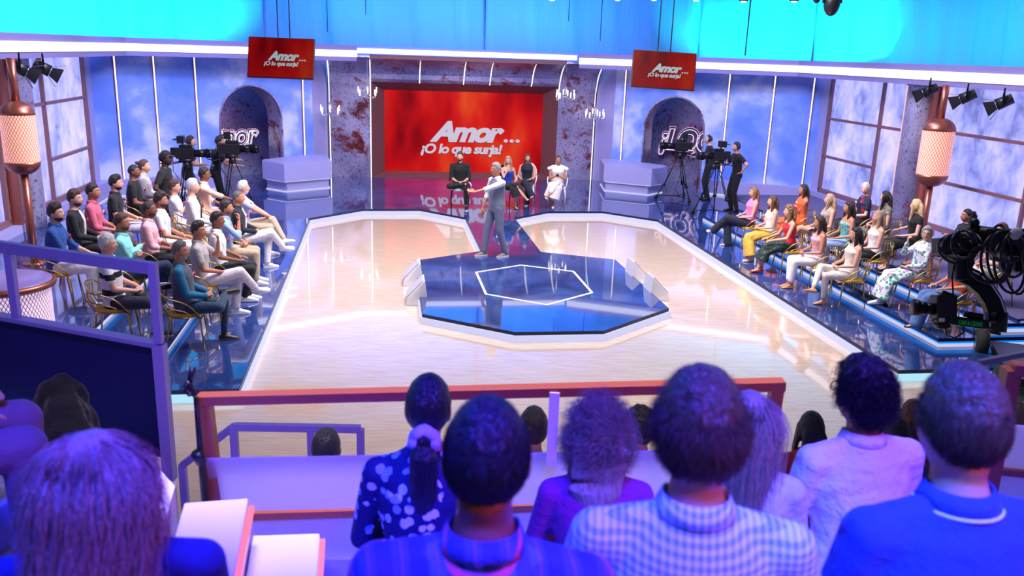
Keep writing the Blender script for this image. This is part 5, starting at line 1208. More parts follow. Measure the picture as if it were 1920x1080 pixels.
MEN = [
 ((338, 471), ZS, dict(topm=C('teal_blue', (8, 104, 140)), sleeve='long', vest=C('charcoal_quilt', (78, 82, 98)), botm=C('dark_teal_denim', (22, 60, 84)), bot='slim', legs='four', arms='lap', hair='short', hc='salt', skin='tan', beard=1, bc='grey', collar=C('charcoal_quilt', (78, 82, 98)), rose=True, tagx=.03, shoe='boot', shoem=BOOT, sole=GSOLE, lean=-4, hyaw=-18, brow='salt'), 'person in a grey waistcoat with teal sleeves, nearest in the front row', 'person in the grey waistcoat with teal sleeves'),
 ((372, 433), ZS, dict(topm=C('stone_shirt', (176, 168, 168)), sleeve='short', botm=C('pale_grey_trousers', (206, 198, 208)), legs='crossR', arms='chinL', hair='quiff', hc='dark', skin='tan', collar=True, lean=-3, hyaw=-25, shoem=WHITE), 'person in a stone shirt and pale trousers with a hand at his chin', 'person in a stone shirt with a hand at his chin'),
 ((407, 413), ZS, dict(topm=C('white_polo', (232, 232, 238)), sleeve='short', botm=BKP, legs='back', arms='thigh', hair='short', hc='black', skin='brown', collar=True, rose=True, lean=-2, hyaw=-15), 'person in a white polo shirt and black trousers, third in the front row', 'person in a white polo shirt and black trousers'),
 ((424, 390), ZS, dict(topm=C('sky_shirt', (150, 176, 226)), sleeve='rolled', botm=KHA, legs='flat', arms='chinR', hair='swept', hc='dark', skin='tan', beard=2, bc='salt', collar=True, rose=True, lean=2, hyaw=-5), 'person in a light blue shirt and khaki trousers raising a hand', 'person in a light blue shirt'),
 ((446, 371), ZS, dict(topm=C('navy_blazer', (18, 20, 38)), topname='blazer', sleeve='long', inner=C('white_inner', (225, 225, 232)), botm=WHP, legs='crossR', arms='lap', hair='buzz', hc='salt', skin='tan', rose=True, tagx=.05, collar=C('navy_blazer', (18, 20, 38)), lean=-2, hyaw=-5), 'person in a navy blazer and white trousers in the front row', 'person in a navy blazer'),
 ((456, 352), ZS, dict(topm=C('lilac_tee', (176, 178, 222)), sleeve='short', botm=KHA, legs='crossL', arms='clasp_knee', hair='short', hc='silver', skin='light', beard=2, bc='silver', rose=True, lean=0, hyaw=0), 'person in a lilac T-shirt at the far end of the front row', 'person in a lilac T-shirt'),
 ((202, 458), Z2, dict(topm=m_stripe('white_shirt_black_bands', hexc(232, 230, 236), hexc(16, 16, 22), 3.2, 2, .34, .5), sleeve='short', botm=C('slate_denim', (36, 42, 58)), legs='four', arms='lap', hair='swept', hc='silver', skin='fair', collar=C('white_collar', (232, 230, 236)), rose=True, shoem=BSHOE, sole=WHITE, lean=-4, hyaw=-10, fat=1.08), 'person in a white and black banded polo behind the blue railing', 'person in a banded polo'),
 ((228, 418), Z2, dict(topm=C('mint_shirt', (140, 222, 214)), sleeve='long', botm=DEN, legs='crossR', arms='crossed', hair='short', hc='brown', skin='tan', collar=True, rose=True, lean=-2, hyaw=-12, fat=1.08, beard=1), 'person in a mint green shirt with folded arms in the middle row', 'person in a mint green shirt'),
 ((279, 393), Z2, dict(topm=C('blush_shirt', (236, 178, 186)), sleeve='rolled', botm=BKP, legs='flat', arms='lap', hair='buzz', hc='dark', skin='brown', collar=True, rose=True, lean=0, hyaw=-5, beard=1), 'person in a blush pink shirt and black trousers in the middle row', 'person in a blush pink shirt'),
 ((301, 376), Z2, dict(topm=m_stripe('white_shirt_thin_stripes', hexc(232, 230, 236), hexc(40, 40, 50), 14, 0, .07), sleeve='short', botm=WHP, legs='flat', arms='thigh', hair='quiff', hc='dark', skin='tan', collar=C('white_collar', (232, 230, 236)), rose=True, beard=2, lean=-4, hyaw=-5), 'person in a white shirt with thin dark stripes in the middle row', 'person in a thin-striped white shirt'),
 ((327, 351), Z2, dict(topm=C('white_tee', (236, 234, 240)), sleeve='short', botm=WHP, legs='wide', arms='crossed', hair='quiff', hc='brown', skin='light', rose=True, lean=-4, hyaw=-5, s=.95), 'person all in white with folded arms in the middle row', 'person all in white with folded arms'),
 ((361, 350), Z2, dict(topm=C('cream_jacket', (226, 220, 222)), topname='jacket', sleeve='long', inner=C('black_inner', (14, 14, 18)), botm=C('pale_stone_trousers', (196, 190, 190)), legs='flat', arms='lap', hair='swept', hc='silver', skin='fair', rose=True, lean=-1, hyaw=-5, s=1.04), 'person in a cream jacket over a black shirt', 'person in a cream jacket'),
 ((383, 327), Z2+.04, dict(topm=C('peach_shirt', (244, 196, 170)), sleeve='rolled', botm=C('peach_trousers', (216, 178, 160)), legs='flat', arms='reach', hair='swept', hc='dark', skin='brown', collar=True, glasses=True, rose=True, lean=0, hyaw=0), 'person in a peach shirt and glasses stretching out an arm', 'person in a peach shirt'),
 ((104, 400), Z3, dict(topm=C('cobalt_shirt', (28, 74, 150)), sleeve='rolled', botm=C('off_white_jeans', (214, 208, 220)), legs='wide', arms='knees', hair='quiff', hc='dark', skin='fair', collar=True, rose=True, beard=1, lean=2, hyaw=-12, fat=1.08), 'person in a cobalt blue shirt and white jeans, nearest in the back row', 'person in a cobalt blue shirt'),
 ((140, 373), Z3, dict(topm=C('black_jacket', (14, 14, 18)), topname='jacket', sleeve='long', inner=C('white_inner', (225, 225, 232)), botm=BKP, legs='flat', arms='lap', hair='quiff', hc='brown', skin='fair', rose=True, beard=1, lean=0, hyaw=-12), 'person in a black jacket over a white T-shirt in the back row', 'person in a black jacket'),
 ((174, 360), Z3, dict(topm=C('rose_pink_shirt', (204, 96, 122)), sleeve='rolled', botm=C('grey_trousers', (120, 116, 136)), legs='flat', arms='lap', hair='short', hc='dark', skin='tan', collar=True, rose=True, tagx=-.02, lean=0, hyaw=-12), 'person in a rose pink shirt in the back row', 'person in a rose pink shirt'),
 ((217, 344), Z3, dict(topm=C('black_polo', (18, 18, 24)), sleeve='short', botm=C('pale_grey_jeans', (190, 190, 214)), legs='flat', arms='thigh', hair='quiff', hc='black', skin='light', collar=True, rose=True, tagx=-.02, beard=1, lean=2, hyaw=-5), 'person in a black polo shirt and pale jeans in the back row', 'person in a black polo shirt'),
 ((251, 322), Z3, dict(topm=C('black_tee', (12, 12, 16)), sleeve='short', botm=BKP, legs='wide', arms='thigh', hair='buzz', hc='black', skin='brown', rose=True, tagx=-.02, lean=0, hyaw=-5, fat=1.15), 'person in a black T-shirt in the back row', 'person in a black T-shirt'),
 ((270, 312), Z3, dict(topm=C('beige_shirt', (204, 194, 190)), sleeve='rolled', botm=C('grey_trousers', (120, 116, 136)), legs='flat', arms='lap', hair='bun', hc='brown', bz=.06, skin='fair', rose=True, lean=0, hyaw=-5, collar=True), 'person in a beige shirt at the far end of the back row', 'person in a beige shirt'),
]
for px, fl, sp, lab, short in MEN:
    sp['label'] = lab if len(lab.split()) <= 16 else lab; sp['s'] = sp.get('s', 1.0); seat_person(px, fl, YM, sp, short)

# ------------------------------------------------------------------ the women on the right tiers
FLG = m_floral('green_white_floral', hexc(226, 226, 236), hexc(40, 160, 130), hexc(196, 150, 186), 17, .62); CORS = m_floral('green_corset_print', hexc(96, 170, 170), hexc(190, 220, 220), hexc(50, 120, 120), 18, .45)
NSP = m_floral('navy_red_print', hexc(24, 24, 54), hexc(170, 26, 40), hexc(70, 50, 110), 10, .55); SPK = m_floral('green_spark_print', hexc(14, 44, 40), hexc(200, 180, 180), hexc(200, 60, 80), 34, .30); DOT = m_floral('black_dotted', hexc(14, 14, 18), hexc(230, 226, 230), hexc(230, 226, 230), 26, .22); CAMO = m_floral('khaki_pattern', hexc(112, 102, 92), hexc(70, 60, 54), hexc(150, 138, 120), 12, .5)
WOM = [
 ((1414, 361), ZS, dict(topm=C('bright_pink', (232, 130, 196)), sleeve='none', topcut='crew', botm=NVY, bot='wide', legs='crossL', arms='lap', hair='long', hc='light_brown', hl=.42, skin='light', shoe='heel', shoem=SILV, lean=-5), 'person in a pink sleeveless top and navy trousers, far end of the front row', 'person in a pink top'),
 ((1449, 378), ZS, dict(topm=C('white_camisole', (236, 232, 238)), sleeve='none', topcut='tank', botm=C('mustard_satin', (206, 164, 60), .5), bot='skirt', skl=.92, legs='side', arms='lap', hair='long', hc='brown', hl=.24, skin='light', shoe='heel', shoem=SILV, lean=0), 'person in a white camisole and long mustard skirt in the front row', 'person in a mustard skirt'),
 ((1480, 397), ZS, dict(topm=C('scarlet', (214, 24, 44)), sleeve='none', topcut='tank', botm=SPK, bot='skirt', skl=.55, legs='ankles', arms='knees', hair='curly', hc='light_brown', hl=.20, skin='light', shoe='heel', shoem=REDSH, lean=6), 'person in a red top and dark green patterned skirt', 'person in a red top'),
 ((1537, 418), ZS, dict(topm=C('dusty_pink', (214, 156, 164)), sleeve='none', topcut='tank', botm=C('white_trousers', (232, 228, 234)), bot='cropped', legs='close', arms='lap', hair='bob', hc='dark', hl=.20, skin='tan', shoe='heel', shoem=TANSH, lean=3), 'person in a dusty pink top and white trousers', 'person in a dusty pink top'),
 ((1605, 440), ZS, dict(topm=C('ivory', (224, 214, 206)), sleeve='none', topcut='tank', botm=C('ivory', (224, 214, 206)), bot='slim', legs='crossR', arms='lap', hair='wavy', hc='black', hl=.38, skin='light', shoe='heel', shoem=TANSH, lean=-4), 'person all in ivory, nearest in the front row', 'person all in ivory'),
 ((1507, 356), Z2, dict(topm=C('orange', (238, 96, 40)), sleeve='none', topcut='crew', botm=C('orange', (238, 96, 40)), bot='skirt', skl=.5, legs='close', arms='crossed', hair='long', hc='dark', hl=.36, skin='tan', shoe='heel', shoem=REDSH, tagx=-.03, lean=-3), 'person in an orange sleeveless dress, far end of the middle row', 'person in an orange dress'),
 ((1556, 375), Z2, dict(topm=C('taupe', (160, 142, 130)), sleeve='none', topcut='crew', botm=C('taupe', (160, 142, 130)), bot='mini', legs='crossL', arms='thigh', hair='long', hc='ash', hl=.36, skin='light', shoe='heel', shoem=REDSH, tagx=-.03, lean=-3, hyaw=-30), 'person in a taupe sleeveless top with crossed legs in the middle row', 'person in taupe'),
 ((1592, 390), Z2, dict(topm=CORS, sleeve='none', topcut='strapless', botm=C('light_denim', (136, 158, 204)), bot='wide', legs='flat', arms='thigh', hair='wavy', hc='dark', hl=.36, skin='tan', shoe='sneaker', tagx=-.06, lean=0), 'person in a green patterned strapless corset and light jeans', 'person in a green corset'),
 ((1647, 408), Z2, dict(topm=C('white_vest_top', (238, 234, 238)), sleeve='none', topcut='tank', botm=DOT, bot='skirt', skl=.7, legs='close', arms='lap', hair='long', hc='ash', hl=.28, skin='light', shoe='heel', shoem=BSHOE, lean=-2), 'person in a white vest top and black dotted skirt in the middle row', 'person in a black dotted skirt'),
 ((1738, 438), Z2, dict(topm=FLG, sleeve='long', botm=FLG, bot='skirt', skl=.88, skw=.2, legs='ankles', arms='chinR', hair='bob', hc='grey', hl=.10, hw=.75, front=False, skin='fair', glasses=True, shoe='sneaker', shoem=WHITE, lean=-8, hyaw=55, fat=1.05), 'person with glasses in a long green and white floral dress', 'person in a green and white floral dress'),
 ((1808, 470), Z2, dict(topm=C('tangerine', (240, 74, 30)), sleeve='short', botm=C('mid_denim', (96, 128, 186)), bot='wide', legs='ankles', arms='thigh', hair='long', hc='dark', skin='light', shoe='heel', shoem=BSHOE, tagx=-.04, lean=-2), 'person in a tangerine top and flared jeans half hidden by the crane camera', 'person in a tangerine top'),
 ((1623, 354), Z3, dict(topm=NSP, sleeve='short', botm=BKP, legs='close', arms='lap', hair='swept', hc='silver', skin='fair', s=.95, hyaw=50, tagx=.05, lean=0, fat=1.12), 'person in a navy and red patterned blouse in the back row', 'person in a patterned blouse'),
 ((1661, 370), Z3, dict(topm=CAMO, sleeve='cap', botm=CAMO, bot='wide', legs='close', arms='lap', hair='long', hc='black', hl=.46, hw=1.1, skin='light', shoe='heel', shoem=BSHOE, hyaw=-40, lean=2), 'person in khaki patterned clothes turned away in the back row', 'person in khaki patterned clothes'),
 ((1718, 386), Z3, dict(topm=C('black_dress', (12, 12, 16)), sleeve='cap', botm=C('black_dress', (12, 12, 16)), bot='skirt', skl=.5, legs='close', arms='back_arm', hair='long', hc='blond', hl=.32, skin='fair', shoe='heel', shoem=BSHOE, hyaw=-50, lean=3), 'person in a black dress turned away, back row beside the column', 'person in black turned away'),
 ((1813, 405), Z3, dict(topm=C('black_dress', (12, 12, 16)), sleeve='cap', botm=BKP, bot='mini', legs='crossL', arms='crossed', hair='pony', hc='black', hl=.34, bz=.055, skin='tan', lips=True, shoe='heel', shoem=BSHOE, tagx=-.05, lean=-4), 'person in a black dress with folded arms, left of the crane head', 'person in black with folded arms'),
 ((1878, 432), Z3, dict(topm=m_stripe('cream_black_bands', hexc(222, 212, 204), hexc(20, 18, 22), 6, 2, .4, .4), sleeve='none', topcut='crew', botm=C('cream_shorts', (222, 212, 204)), bot='mini', legs='close', arms='lap', hair='long', hc='red_brown', hl=.3, skin='light', shoe='heel', shoem=BSHOE, lean=0), 'person in cream and black behind the hanging crane cables', 'person in cream and black'),
]
for px, fl, sp, lab, short in WOM:
    sp['label'] = lab; sp['fem'] = True; seat_person(px, fl, YW, sp, short)

# ------------------------------------------------------------------ host and the seated panel
VG = C('grey_suit', (120, 124, 148), .8, .4)
host, _ = place((930, 318), ZS, math.radians(124), dict(stand=True, vox=.009, cvox=.010, topm=C('white_dress_shirt', (236, 236, 244)), sleeve='rolled', collar=True, vest=VG, botm=C('grey_suit_trousers', (112, 118, 146), .8, .4), arms=dict(wl=(-.06, .50, 1.24), dl=(.15, 1, .25), nl=(.8, .1, -.6), curll=.12, pl=(-.4, -.2, -1), wr=(.24, .14, .90), dr=(-.3, .3, -1), pr=(.8, -.6, -.3)),
    legs=dict(ar=(.10, .20, .09), al=(-.14, -.12, .09)), hair='short', hc='grey', brow='grey', skin='tan', shoem=C('taupe_suede', (136, 124, 122)), hyaw=4, lean=2, seed=2, label='person in a grey waistcoat, white shirt and grey trousers gesturing on the blue platform'))
q = MB(); q.tube([(.158*math.cos(t), .112*math.sin(t)-.0, .985) for t in [2*PI*k/24 for k in range(24)]], .013, 8, True); q.build('belt', BSHOE, host[0], True)
GDARK = mat('smoked_burgundy_acrylic', hexc(70, 14, 36), .08, 0, 0, None, 0, 30, 1.45, .25, .6); GWH = mat('white_chair_lacquer', hexc(226, 222, 232), .25)
def panel(px, yaw, sp, clabel, m, sm, nm, s=1.0):
    b, o = place(px, ZS, yaw, sp); e = ghost_chair(m, sm, nm, clabel, (o.x, o.y, ZS), yaw); e.scale = (s, s, s); return b
panel((863, 294), math.radians(186), dict(topm=C('black_shirt', (12, 12, 16)), sleeve='rolled', collar=True, botm=C('black_jeans', (14, 14, 20)), bot='slim', legs='four', arms='lap', hair='short', hc='brown', skin='fair', beard=1, shoem=BSHOE, sole=WHITE, hyaw=-20, lean=-3, label='person in black shirt and trousers seated left of the host before the screen'), 'smoked burgundy oval-back chair with white seat under the person in black', GDARK, WHITE, 'oval_back_chair')
panel((953, 302), math.radians(205), dict(fem=True, topm=C('royal_blue', (30, 70, 200)), sleeve='none', topcut='strapless', botm=C('black_skirt', (20, 20, 26)), bot='skirt', skl=.5, legs='crossR', arms='chinR', hair='wavy', hc='ash', hl=.24, skin='light', shoe='heel', shoem=BSHOE, hyaw=-35, lean=2, label='person in a royal blue strapless top seated just behind the host'), 'smoked burgundy oval-back chair behind the host under the person in royal blue', GDARK, WHITE, 'oval_back_chair')
panel((989, 297), math.radians(172), dict(fem=True, topm=C('navy_halter', (16, 20, 48)), sleeve='none', topcut='crew', botm=C('navy_halter', (16, 20, 48)), bot='wide', legs='crossR', arms='lap', hair='long', hc='brown', hl=.3, skin='light', lips=True, shoe='sneaker', shoem=BSHOE, sole=WHITE, hyaw=20, lean=0, label='person in a navy sleeveless jumpsuit seated right of the host'), 'white lacquered oval-back chair under the person in navy', GWH, WHITE, 'white_chair')
def ruffles(child, nm, d):
    for sx in (-1, 1):
        q = MB(); q.capsule(d['nb']+V(sx*.12, .0, -.04), .07, d['nb']+V(sx*.235, .01, -.07), .05); q.build('shoulder_ruffle', C('white_blouse', (236, 232, 240)), d['body'], True)
def phone(child, nm, d):
    q = MB(); q.box((d['wR']+d['wL'])/2+V(0, .05, .03), (.07, .12, .01), 0, Matrix.Rotation(.5, 3, 'X')); q.build('phone', BLACK, d['body'])
pb = panel((1047, 301), math.radians(176), dict(fem=True, topm=C('white_blouse', (236, 232, 240)), sleeve='none', topcut='crew', botm=C('pleated_cream', (222, 214, 220)), bot='skirt', skl=.78, skw=.19, legs='crossL', arms=dict(wr=(.05, .24, .80), wl=(-.05, .24, .80), dr=(-.4, 1, .1), dl=(.4, 1, .1), curl=.6), hair='bun', hc='black', bz=.0, skin='tan', shoe='heel', shoem=WHITE, hp=-25, lean=4, apart=(('ruffle', ruffles),), label='person in a white ruffled blouse and pleated cream skirt looking at a phone'), 'white lacquered oval-back chair under the person in the pleated skirt', GWH, WHITE, 'white_chair')
q = MB(); q.box((0, 0, 0), (.07, .14, .010), 0, Matrix.Rotation(.6, 3, 'X')); o = q.build('phone', BLACK, None, False, .002); o.matrix_world = pb[0].matrix_world @ Matrix.Translation((pb[2]['wR']+pb[2]['wL'])/2+V(0, .09, .035)); tag(o, 'dark phone held by the person in the white ruffled blouse', 'phone')

# ------------------------------------------------------------------ camera crew
CREW = C('crew_black', (10, 10, 13)); CREWG = C('crew_dark_green', (16, 24, 26))
def crew(px, yaw, sp, label):
    sp.update(stand=True, topm=sp.get('topm', CREW), sleeve='short', botm=CREW, label=label, shoem=BSHOE, sole=BSHOE); return place(px, ZS, yaw, sp)
crew((311, 298), math.radians(-85), dict(cap=True, s=1.05, hair='short', hc='black', skin='dark', beard=1, arms=dict(wr=(.22, .12, 1.02), dr=(-1, .3, -.3), pr=(.9, -.8, 0), wl=(-.22, .08, 1.02), dl=(1, .3, -.3), pl=(-.9, -.8, 0))), 'person in a black cap and T-shirt standing with hands on hips behind the back row')
b1, o1 = crew((357, 266), math.radians(-75), dict(topm=CREWG, headset=True, hair='short', hc='dark', skin='fair', arms=dict(wr=(.18, .40, 1.15), dr=(0, 1, 0), wl=(-.2, .35, 1.0), dl=(0, 1, 0)), lean=8), 'camera operator in dark green with a headset behind the left camera')
tv_camera((o1.x+.20, o1.y-.50, ZS), math.radians(-78), 'black studio camera on a tripod operated by the person in dark green', 1.66)
b2, o2 = crew((412, 266), math.radians(-70), dict(hair='short', hc='dark', skin='light', arms=dict(wr=(.2, .42, 1.12), dr=(0, 1, 0), wl=(-.16, .42, 1.2), dl=(0, 1, 0)), lean=10), 'camera operator in black, face hidden by the camera in front of the left arch')
tv_camera((o2.x+.52, o2.y-.38, ZS), math.radians(-72), 'black studio camera with a small blue monitor in front of the left arch', 1.76, 1)
b3, o3 = crew((1329, 262), math.radians(80), dict(headset=True, hair='bald', hc='dark', skin='fair', arms=dict(wr=(.12, .36, 1.12), dr=(-.3, 1, 0), wl=(-.12, .38, 1.15), dl=(.3, 1, 0)), lean=6), 'camera operator in black T-shirt and shorts with a headset by the right arch')
for ch in list(b3[0].children):
    if ch.name.startswith('trousers'): ch.name = 'trousers'
tv_camera((o3.x-.85, o3.y-.15, ZS), math.radians(88), 'black studio camera on a wheeled tripod in front of the right arch', 1.66)
b4, o4 = crew((1381, 276), math.radians(100), dict(headset=True, hair='short', hc='dark', skin='light', arms=dict(wl=(-.28, .0, 1.02), dl=(1, .2, -.3), pl=(-1, -.5, 0), wr=(.18, .4, 1.15), dr=(0, 1, 0)), lean=6), 'camera operator in black with a hand on the hip beside the cloud wall')
tv_camera((o4.x-.62, o4.y-.45, ZS), math.radians(105), 'black studio camera on a wheeled tripod, right of the pair by the right arch', 1.66)

# ------------------------------------------------------------------ audience stand in the foreground
FA, FB, FC = 1.88, 1.46, .5
GREYSTEP = mat('step_paint', hexc(180, 170, 214), .6); WHSTEP = mat('white_step_paint', hexc(232, 224, 236), .55)
for nm, x0, x1, y0, y1, z in (('floor_stand_top', -3.5, 3.6, -1.2, 2.15, FA), ('floor_stand_middle', -3.5, 3.6, 2.15, 3.62, FB), ('floor_stand_low', -3.5, 3.6, 3.9, 5.4, FC)):
    q = MB(); q.hull8([(x0, y0, 0), (x1, y0, 0), (x1, y1, 0), (x0, y1, 0)], [(x0, y0, z), (x1, y0, z), (x1, y1, z), (x0, y1, z)]); struct(q.build(nm, GREYSTEP))
def bench(name, y, z, x0, x1, label):
    q = MB(); q.box(((x0+x1)/2, y, z+.20), (x1-x0, .40, .40)); q.box(((x0+x1)/2, y, z+.415), (x1-x0+.04, .44, .03)); tag(q.build('bench', GREYSTEP, None, False, .008), label, 'bench')
# timber-framed frosted barrier
ZT, ZB = 3.75, 3.98
TL, TR, BL, BR = PZ(384, 748, ZT), PZ(1457, 721, ZT), PZ(410, 968, ZB), PZ(1424, 935, ZB)
e = empty('timber_barrier', (BL+BR)/2-V(0, 0, .0), 0, 'timber-framed barrier with frosted white panels in front of the middle audience row', 'barrier'); eo = Vector(e.location)
def bar4(a, b, w, d, name, m, par=e, o_=eo, upv=None, bev=.003):
    a, b = Vector(a), Vector(b); t = (b-a).normalized(); f = V(0, 1, 0); n = t.cross(f).normalized(); f = n.cross(t).normalized(); q = MB()
    s_ = lambda p: [p+n*w/2+f*d/2-o_, p-n*w/2+f*d/2-o_, p-n*w/2-f*d/2-o_, p+n*w/2-f*d/2-o_]
    q.loft([s_(a), s_(b)]); return q.build(name, m, par, False, bev)
ux = (TR-TL).normalized(); dl = (BL-TL).normalized(); drr = (BR-TR).normalized()
bar4(TL-ux*.03, TR+ux*.03, .045, .065, 'top_rail', TIMBER)
bar4(TL-dl*.0, BL+dl*.35, .055, .06, 'post', TIMBER); bar4(TR, BR+drr*.35, .055, .06, 'post', TIMBER)
bar4(PZ(470, 966, ZB), PZ(1424, 938, ZB), .03, .05, 'middle_rail', TIMBER)
FROSTP = mat('frosted_acrylic', hexc(232, 222, 240), .5)
_nt = FROSTP.node_tree; _tl = _nt.nodes.new('ShaderNodeBsdfTranslucent'); _tl.inputs[0].default_value = c4(hexc(245, 236, 248)); _mx = _nt.nodes.new('ShaderNodeMixShader'); _mx.inputs[0].default_value = .72
_nt.links.new(_nt.nodes['Principled BSDF'].outputs[0], _mx.inputs[1]); _nt.links.new(_tl.outputs[0], _mx.inputs[2]); _nt.links.new(_mx.outputs[0], _nt.nodes['Material Output'].inputs[0])
def quadp(pts, th, name, m, par, o_, sm=False):
    q = MB(); q.hull8([Vector(p)-o_ for p in pts], [Vector(p)+V(0, th, 0)-o_ for p in pts]); return q.build(name, m, par, sm)
zmid = ZB-.12
quadp([PZ(384, 860, zmid-.04), PZ(1452, 842, zmid-.04), PZ(1430, 935, ZB-.03), PZ(404, 960, ZB-.03)], .008, 'frosted_panel', FROSTP, e, eo)
quadp([PZ(404, 972, ZB-.02), PZ(1428, 947, ZB-.02), PZ(1400, 1110, ZB+.17), PZ(428, 1130, ZB+.17)], .008, 'frosted_panel', FROSTP, e, eo)
bar4(PZ(1040, 735, ZT-.03), PZ(1033, 872, zmid-.08), .045, .02, 'taped_post', WHITE); 
# second barrier at the right edge
TL2, BL2 = PZ(1897, 690, 3.5), PZ(1850, 930, 3.75); e2 = empty('timber_barrier', BL2, 0, 'timber-framed barrier cut off by the right edge', 'barrier'); eo2 = Vector(BL2)
bar4(TL2, TL2+V(1.6, -.25, 0), .05, .07, 'top_rail', TIMBER, e2, eo2); bar4(TL2, BL2-V(0, 0, .3), .06, .06, 'post', TIMBER, e2, eo2)
bar4(PZ(1862, 880, 3.72), PZ(1862, 880, 3.72)+V(1.5, -.25, .0), .03, .05, 'middle_rail', TIMBER, e2, eo2)
quadp([PZ(1877, 795, 3.6), PZ(1877, 795, 3.6)+V(1.4, -.22, 0), PZ(1866, 874, 3.7)+V(1.4, -.22, 0), PZ(1866, 874, 3.7)], .008, 'frosted_panel', FROSTP, e2, eo2)
quadp([PZ(1862, 888, 3.7), PZ(1862, 888, 3.7)+V(1.4, -.22, 0), PZ(1842, 1000, 3.8)+V(1.4, -.22, 0), PZ(1842, 1000, 3.8)], .008, 'frosted_panel', FROSTP, e2, eo2)
# lilac handrails of the lower stand
def railing(name, label, runs, w=.045):
    o_ = Vector(runs[0][0]); e = empty(name, o_, 0, label, 'railing')
    for nm, a, b in [(('rail' if i[2] else 'post'), i[0], i[1]) for i in runs]: bar4(a, b, w, w, nm, RAILB, e, o_)
    return e
zr = 1.50
A, B, Cc = at(342, 872, zr-.35), at(438, 800, zr), at(676, 804, zr)
railing('handrail', 'lilac handrail of the lower stand seen through the left part of the barrier', [(A, B, 1), (B, Cc, 1), (A, A-V(0, 0, .65), 0), (B, B-V(0, 0, 1.0), 0), (Cc, Cc-V(0, 0, 1.0), 0), (at(583, 803, zr), at(583, 803, zr)-V(0, 0, 1.0), 0)])
A, B = at(1836, 680, 1.6), at(1985, 650, 1.6)
railing('handrail', 'lilac handrail in front of the crane wheel at the right', [(A, B, 1), (A, A-V(.0, 0, 1.1), 0), (B, B-V(0, 0, 1.1), 0)])
# blue railing and navy panel at the left
ZR = 2.45
a, b = at(-260, 425, ZR), at(287, 503, ZR); o_ = Vector((b.x, b.y, FB)); e = empty('blue_railing', o_, 0, 'lilac blue railing with a navy panel at the left edge', 'railing')
bar4(a, b, .075, .05, 'rail', RAILB, e, o_); d0 = at(296, 658, ZR-.47); 
pt, pb = b, V(b.x, b.y, ZR-.49); bar4(pt+V(0, 0, .037), pb, .05, .055, 'post', RAILB, e, o_)
f = (a-b)
for t in (.46,): p = b+f*t; bar4(p, p-V(0, 0, .49), .05, .05, 'post', RAILB, e, o_)
nn = V(f.y, -f.x, 0).normalized()
bar4(a-V(0, 0, .5), b-V(0, 0, .5), .03, .09, 'panel_cap', RAILB, e, o_)
q = MB(); th = nn*.05; lo = 1.30
q.hull8([a-V(0, 0, .5)-o_, b-V(0, 0, .5)-o_, b-V(0, 0, .5)+th-o_, a-V(0, 0, .5)+th-o_], [a-V(0, 0, lo)-o_, b-V(0, 0, lo)-o_, b-V(0, 0, lo)+th-o_, a-V(0, 0, lo)+th-o_]); q.build('navy_panel', NAVYPANEL, e)
bar4(b-V(0, 0, .5), V(b.x, b.y, 1.0), .07, .08, 'end_post', RAILB, e, o_)
# landing behind the left panel and bright curved edge strip
q = MB(); pts = [at(-300, 700, 1.25), at(330, 905, 1.25), at(300, 1300, 1.25), at(-500, 1300, 1.25)]; q.prism([(p.x, p.y) for p in pts], 1.0, 1.25); struct(q.build('floor_landing', GREYSTEP))
q = MB(); q.tube([at(-60, 745, 1.30), at(0, 768, 1.29), at(50, 782, 1.28), at(95, 803, 1.27), at(140, 842, 1.26), at(190, 900, 1.26)], .018, 8); o = q.build('floor_light_strip', mat('pale_cyan_strip', (.3, .8, 1), .5, 0, .8, hexc(70, 190, 255))); tag(o, 'curved cyan light strip on the floor below the navy panel', 'light')
# coat over the panel
q = MB(); co_ = PZ(120, 790, 4.55)
for i, (x, y, r) in enumerate(((108, 712, .03), (118, 722, .07), (100, 745, .10), (135, 745, .10), (90, 785, .13), (125, 785, .14), (150, 790, .11), (92, 825, .15), (135, 830, .15), (160, 815, .10), (120, 870, .13))):
    p = PZ(x, y, 4.75-.03*(i % 3)); q.ball(p, (r, r*.5, r*1.1), 12, 8)
for k in range(7):
    x = 78+14*k; q.tube([PZ(118+(k-3)*3, 715, 4.72), PZ((x+118)/2, 760, 4.62), PZ(x, 810, 4.60), PZ(x-3, 872, 4.62)], [.02, .03, .035, .03], 8)
o = q.build('coat', C('black_coat', (5, 5, 16), .95, .8), None, True); remesh(o, .015, 4); tag(o, 'black coat hung over the navy panel at the left', 'coat')
# microphone stand tied to the barrier
e = empty('microphone_stand', PZ(384, 936, 3.86), 0, 'black microphone stand tied to the left post of the timber barrier', 'microphone stand'); eo3 = Vector(e.location)
def tb(pts, r, nm, m=BLACK): q = MB(); q.tube([Vector(p)-eo3 for p in pts], r, 10); return q.build(nm, m, e, True)
tb([PZ(384, 936, 3.86), PZ(376, 850, 3.76), PZ(367, 745, 3.66)], [.017, .014, .010], 'pole'); tb([PZ(362, 688, 3.62), PZ(356, 715, 3.62)], [.014, .012], 'microphone'); tb([PZ(356, 714, 3.62), PZ(352, 722, 3.62), PZ(366, 742, 3.64)], [.018, .020, .012], 'clamp')
tb([PZ(350, 720, 3.6), PZ(346, 733, 3.6), PZ(354, 742, 3.6), PZ(366, 738, 3.62)], .005, 'cable', BLACKM); tb([PZ(370, 850, 3.72), PZ(377, 866, 3.76)], [.028, .024], 'knob')
bsd = V(eo3.x, eo3.y, FB); tb([PZ(384, 936, 3.86), bsd+V(0, 0, .0)], .016, 'lower_pole'); tb([bsd+V(-.15, -.15, .01), bsd+V(.15, .15, .01)], .012, 'foot')
